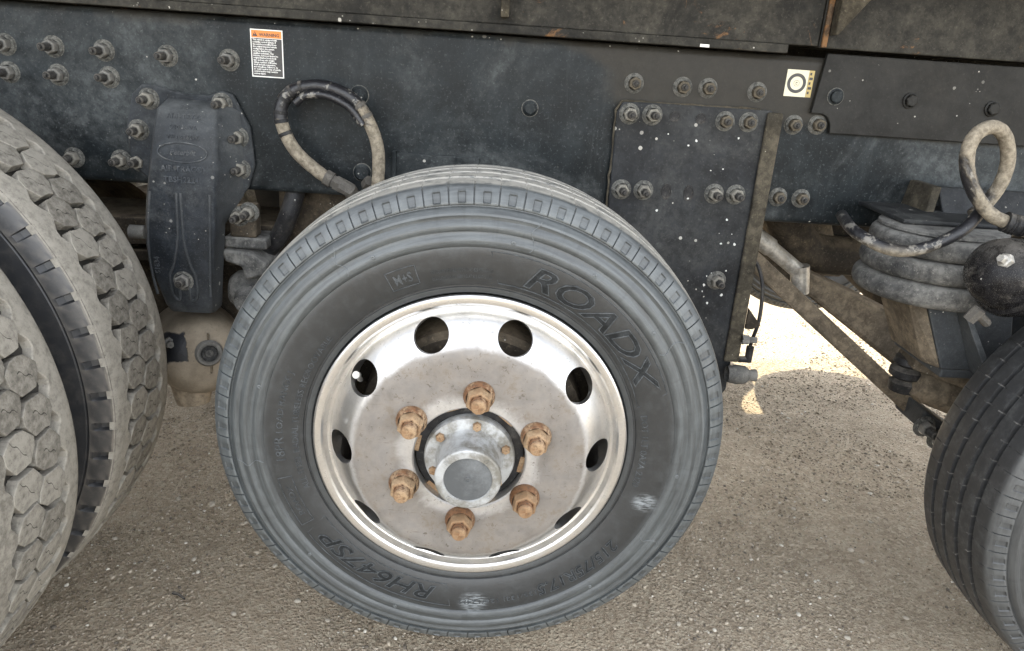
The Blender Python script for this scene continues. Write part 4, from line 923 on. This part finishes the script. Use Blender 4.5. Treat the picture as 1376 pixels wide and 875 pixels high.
h2 = spline([(0.925, .225, .866), (0.90, .230, .870), (0.868, .236, .882), (0.836, .24, .912), (0.812, .243, .950), (0.806, .248, .985), (0.818, .255, 1.012), (0.846, .262, 1.024), (0.876, .270, 1.010), (0.899, .278, .972), (0.902, .283, .93), (0.888, .285, .893), (0.866, .28, .872)], 12)
ah2 = part(G().tube(h2[8:], lambda t: 0.0118 * (1 + .05 * noise.noise((t * 40, 7, 0))), 16).obj('air_hose', M['hose_mud'], None, 50)); label(ah2, 'short upright hose loop caked in mud above the air spring')
part(G().tube(h2[0:16], lambda t: .0175 + .0012 * math.sin(t * 40), 12).obj('hose_end', M['black'], None, 40), ah2)
h3 = spline([(0.866, .262, .880), (0.828, .240, .850), (0.780, .236, .822), (0.737, .238, .809), (0.703, .245, .811), (0.675, .27, .822), (0.668, .31, .830), (0.69, .40, .836)], 10)
ah3 = part(G().tube(h3, 0.0105, 14).obj('air_line', M['hose_line'], None, 50)); label(ah3, 'black air line with a muddy end over the air spring')

# ------------------------------------------------------------------ dump body above the frame
def sill(name, x0, x1, y0, z0, mat):
    g = G(); g.box(x0, x1 + .060, y0, y0 + .09, z0 + .0165, 1.36); g.box(x0, x1, y0 - .010, y0 + .08, z0, z0 + .016); return part(g.obj(name, mat, None, None, .002))
sk = part(G().box(-3.5, 3.3, 2.04, 2.17, .70, 1.30).obj('far_shade_box', M['body'], None, None, .01))  # unseen box added on the far side to shade the ground underneath
part(G().prism_xz([(.45, .94), (.77, .94), (.77, .66), (.79, .55), (.84, .49), (.92, .43), (.955, .34), (.93, .24), (.86, .16), (.45, .15)], 2.02, 2.032).obj('far_shade_panel', M['black'], None))  # unseen panel, outline shaped to cast the rounded shadow by the hanger plate
part(G().prism_xz([(-.70, .94), (-.30, .94), (-.30, .12), (-.70, .12)], 2.02, 2.032).obj('far_shade_panel', M['black'], None))  # unseen panel added to stop sun leaking past the far drive wheels
body = part(G().box(-3.6, 3.4, .12, 1.82, 1.40, 1.45).box(-3.6, 3.4, .12, .16, 1.45, 2.85).box(-3.6, 3.4, 1.78, 1.82, 1.45, 2.85).box(-3.6, -3.55, .16, 1.78, 1.45, 2.85).box(3.35, 3.4, .16, 1.78, 1.45, 2.95).obj('dump_body', M['body'], None, None, .01)); label(body, 'dark steel dump body resting on the frame')
s1 = sill('body_sill', -3.5, 0.567, FY - .024, 1.1225, M['body']); part(s1, body); label(s1, 'dirty steel sill of the dump body with a rusty lip')
s2 = part(G().box(0.629, 3.3, FY - .0225, FY + .08, 1.1365, 1.36).obj('body_sill', M['body'], None, None, .003), body)
s3 = part(G().box(-3.5, 3.3, 1.32, 1.41, 1.1225, 1.36).obj('body_sill', M['body'], None, None, .003), body)
for x in [-3.2 + .62 * k_ for k_ in range(11)]:
    part(G().box(x, x + .07, .14, 1.80, 1.362, 1.398).obj('floor_beam', M['body'], None, None, .004), body)
part(G().box(0.010, 0.026, FY - .055, FY - .0245, 1.150, 1.36).obj('sill_rib', M['dirt'], None, None, .003), s1)
br = part(G().loft([[(.644, FY - .024, 1.160), (.650, FY - .024, 1.160), (.650, FY - .055, 1.160), (.644, FY - .055, 1.160)], [(.644, FY - .024, 1.36), (.80, FY - .024, 1.36), (.80, FY - .055, 1.36), (.644, FY - .055, 1.36)]]).obj('brace', M['dirt'], None, None, .003), s2)
part(G().box(.632, .6425, FY - .030, FY - .023, 1.1375, 1.36).obj('weld_strip', M['rusty'], None, None, .002), s2)
tgm = part(G().box(.395, .413, FY - .0355, FY - .0345, 1.1232, 1.1285).obj('white_tag', M['label_white']), s1)
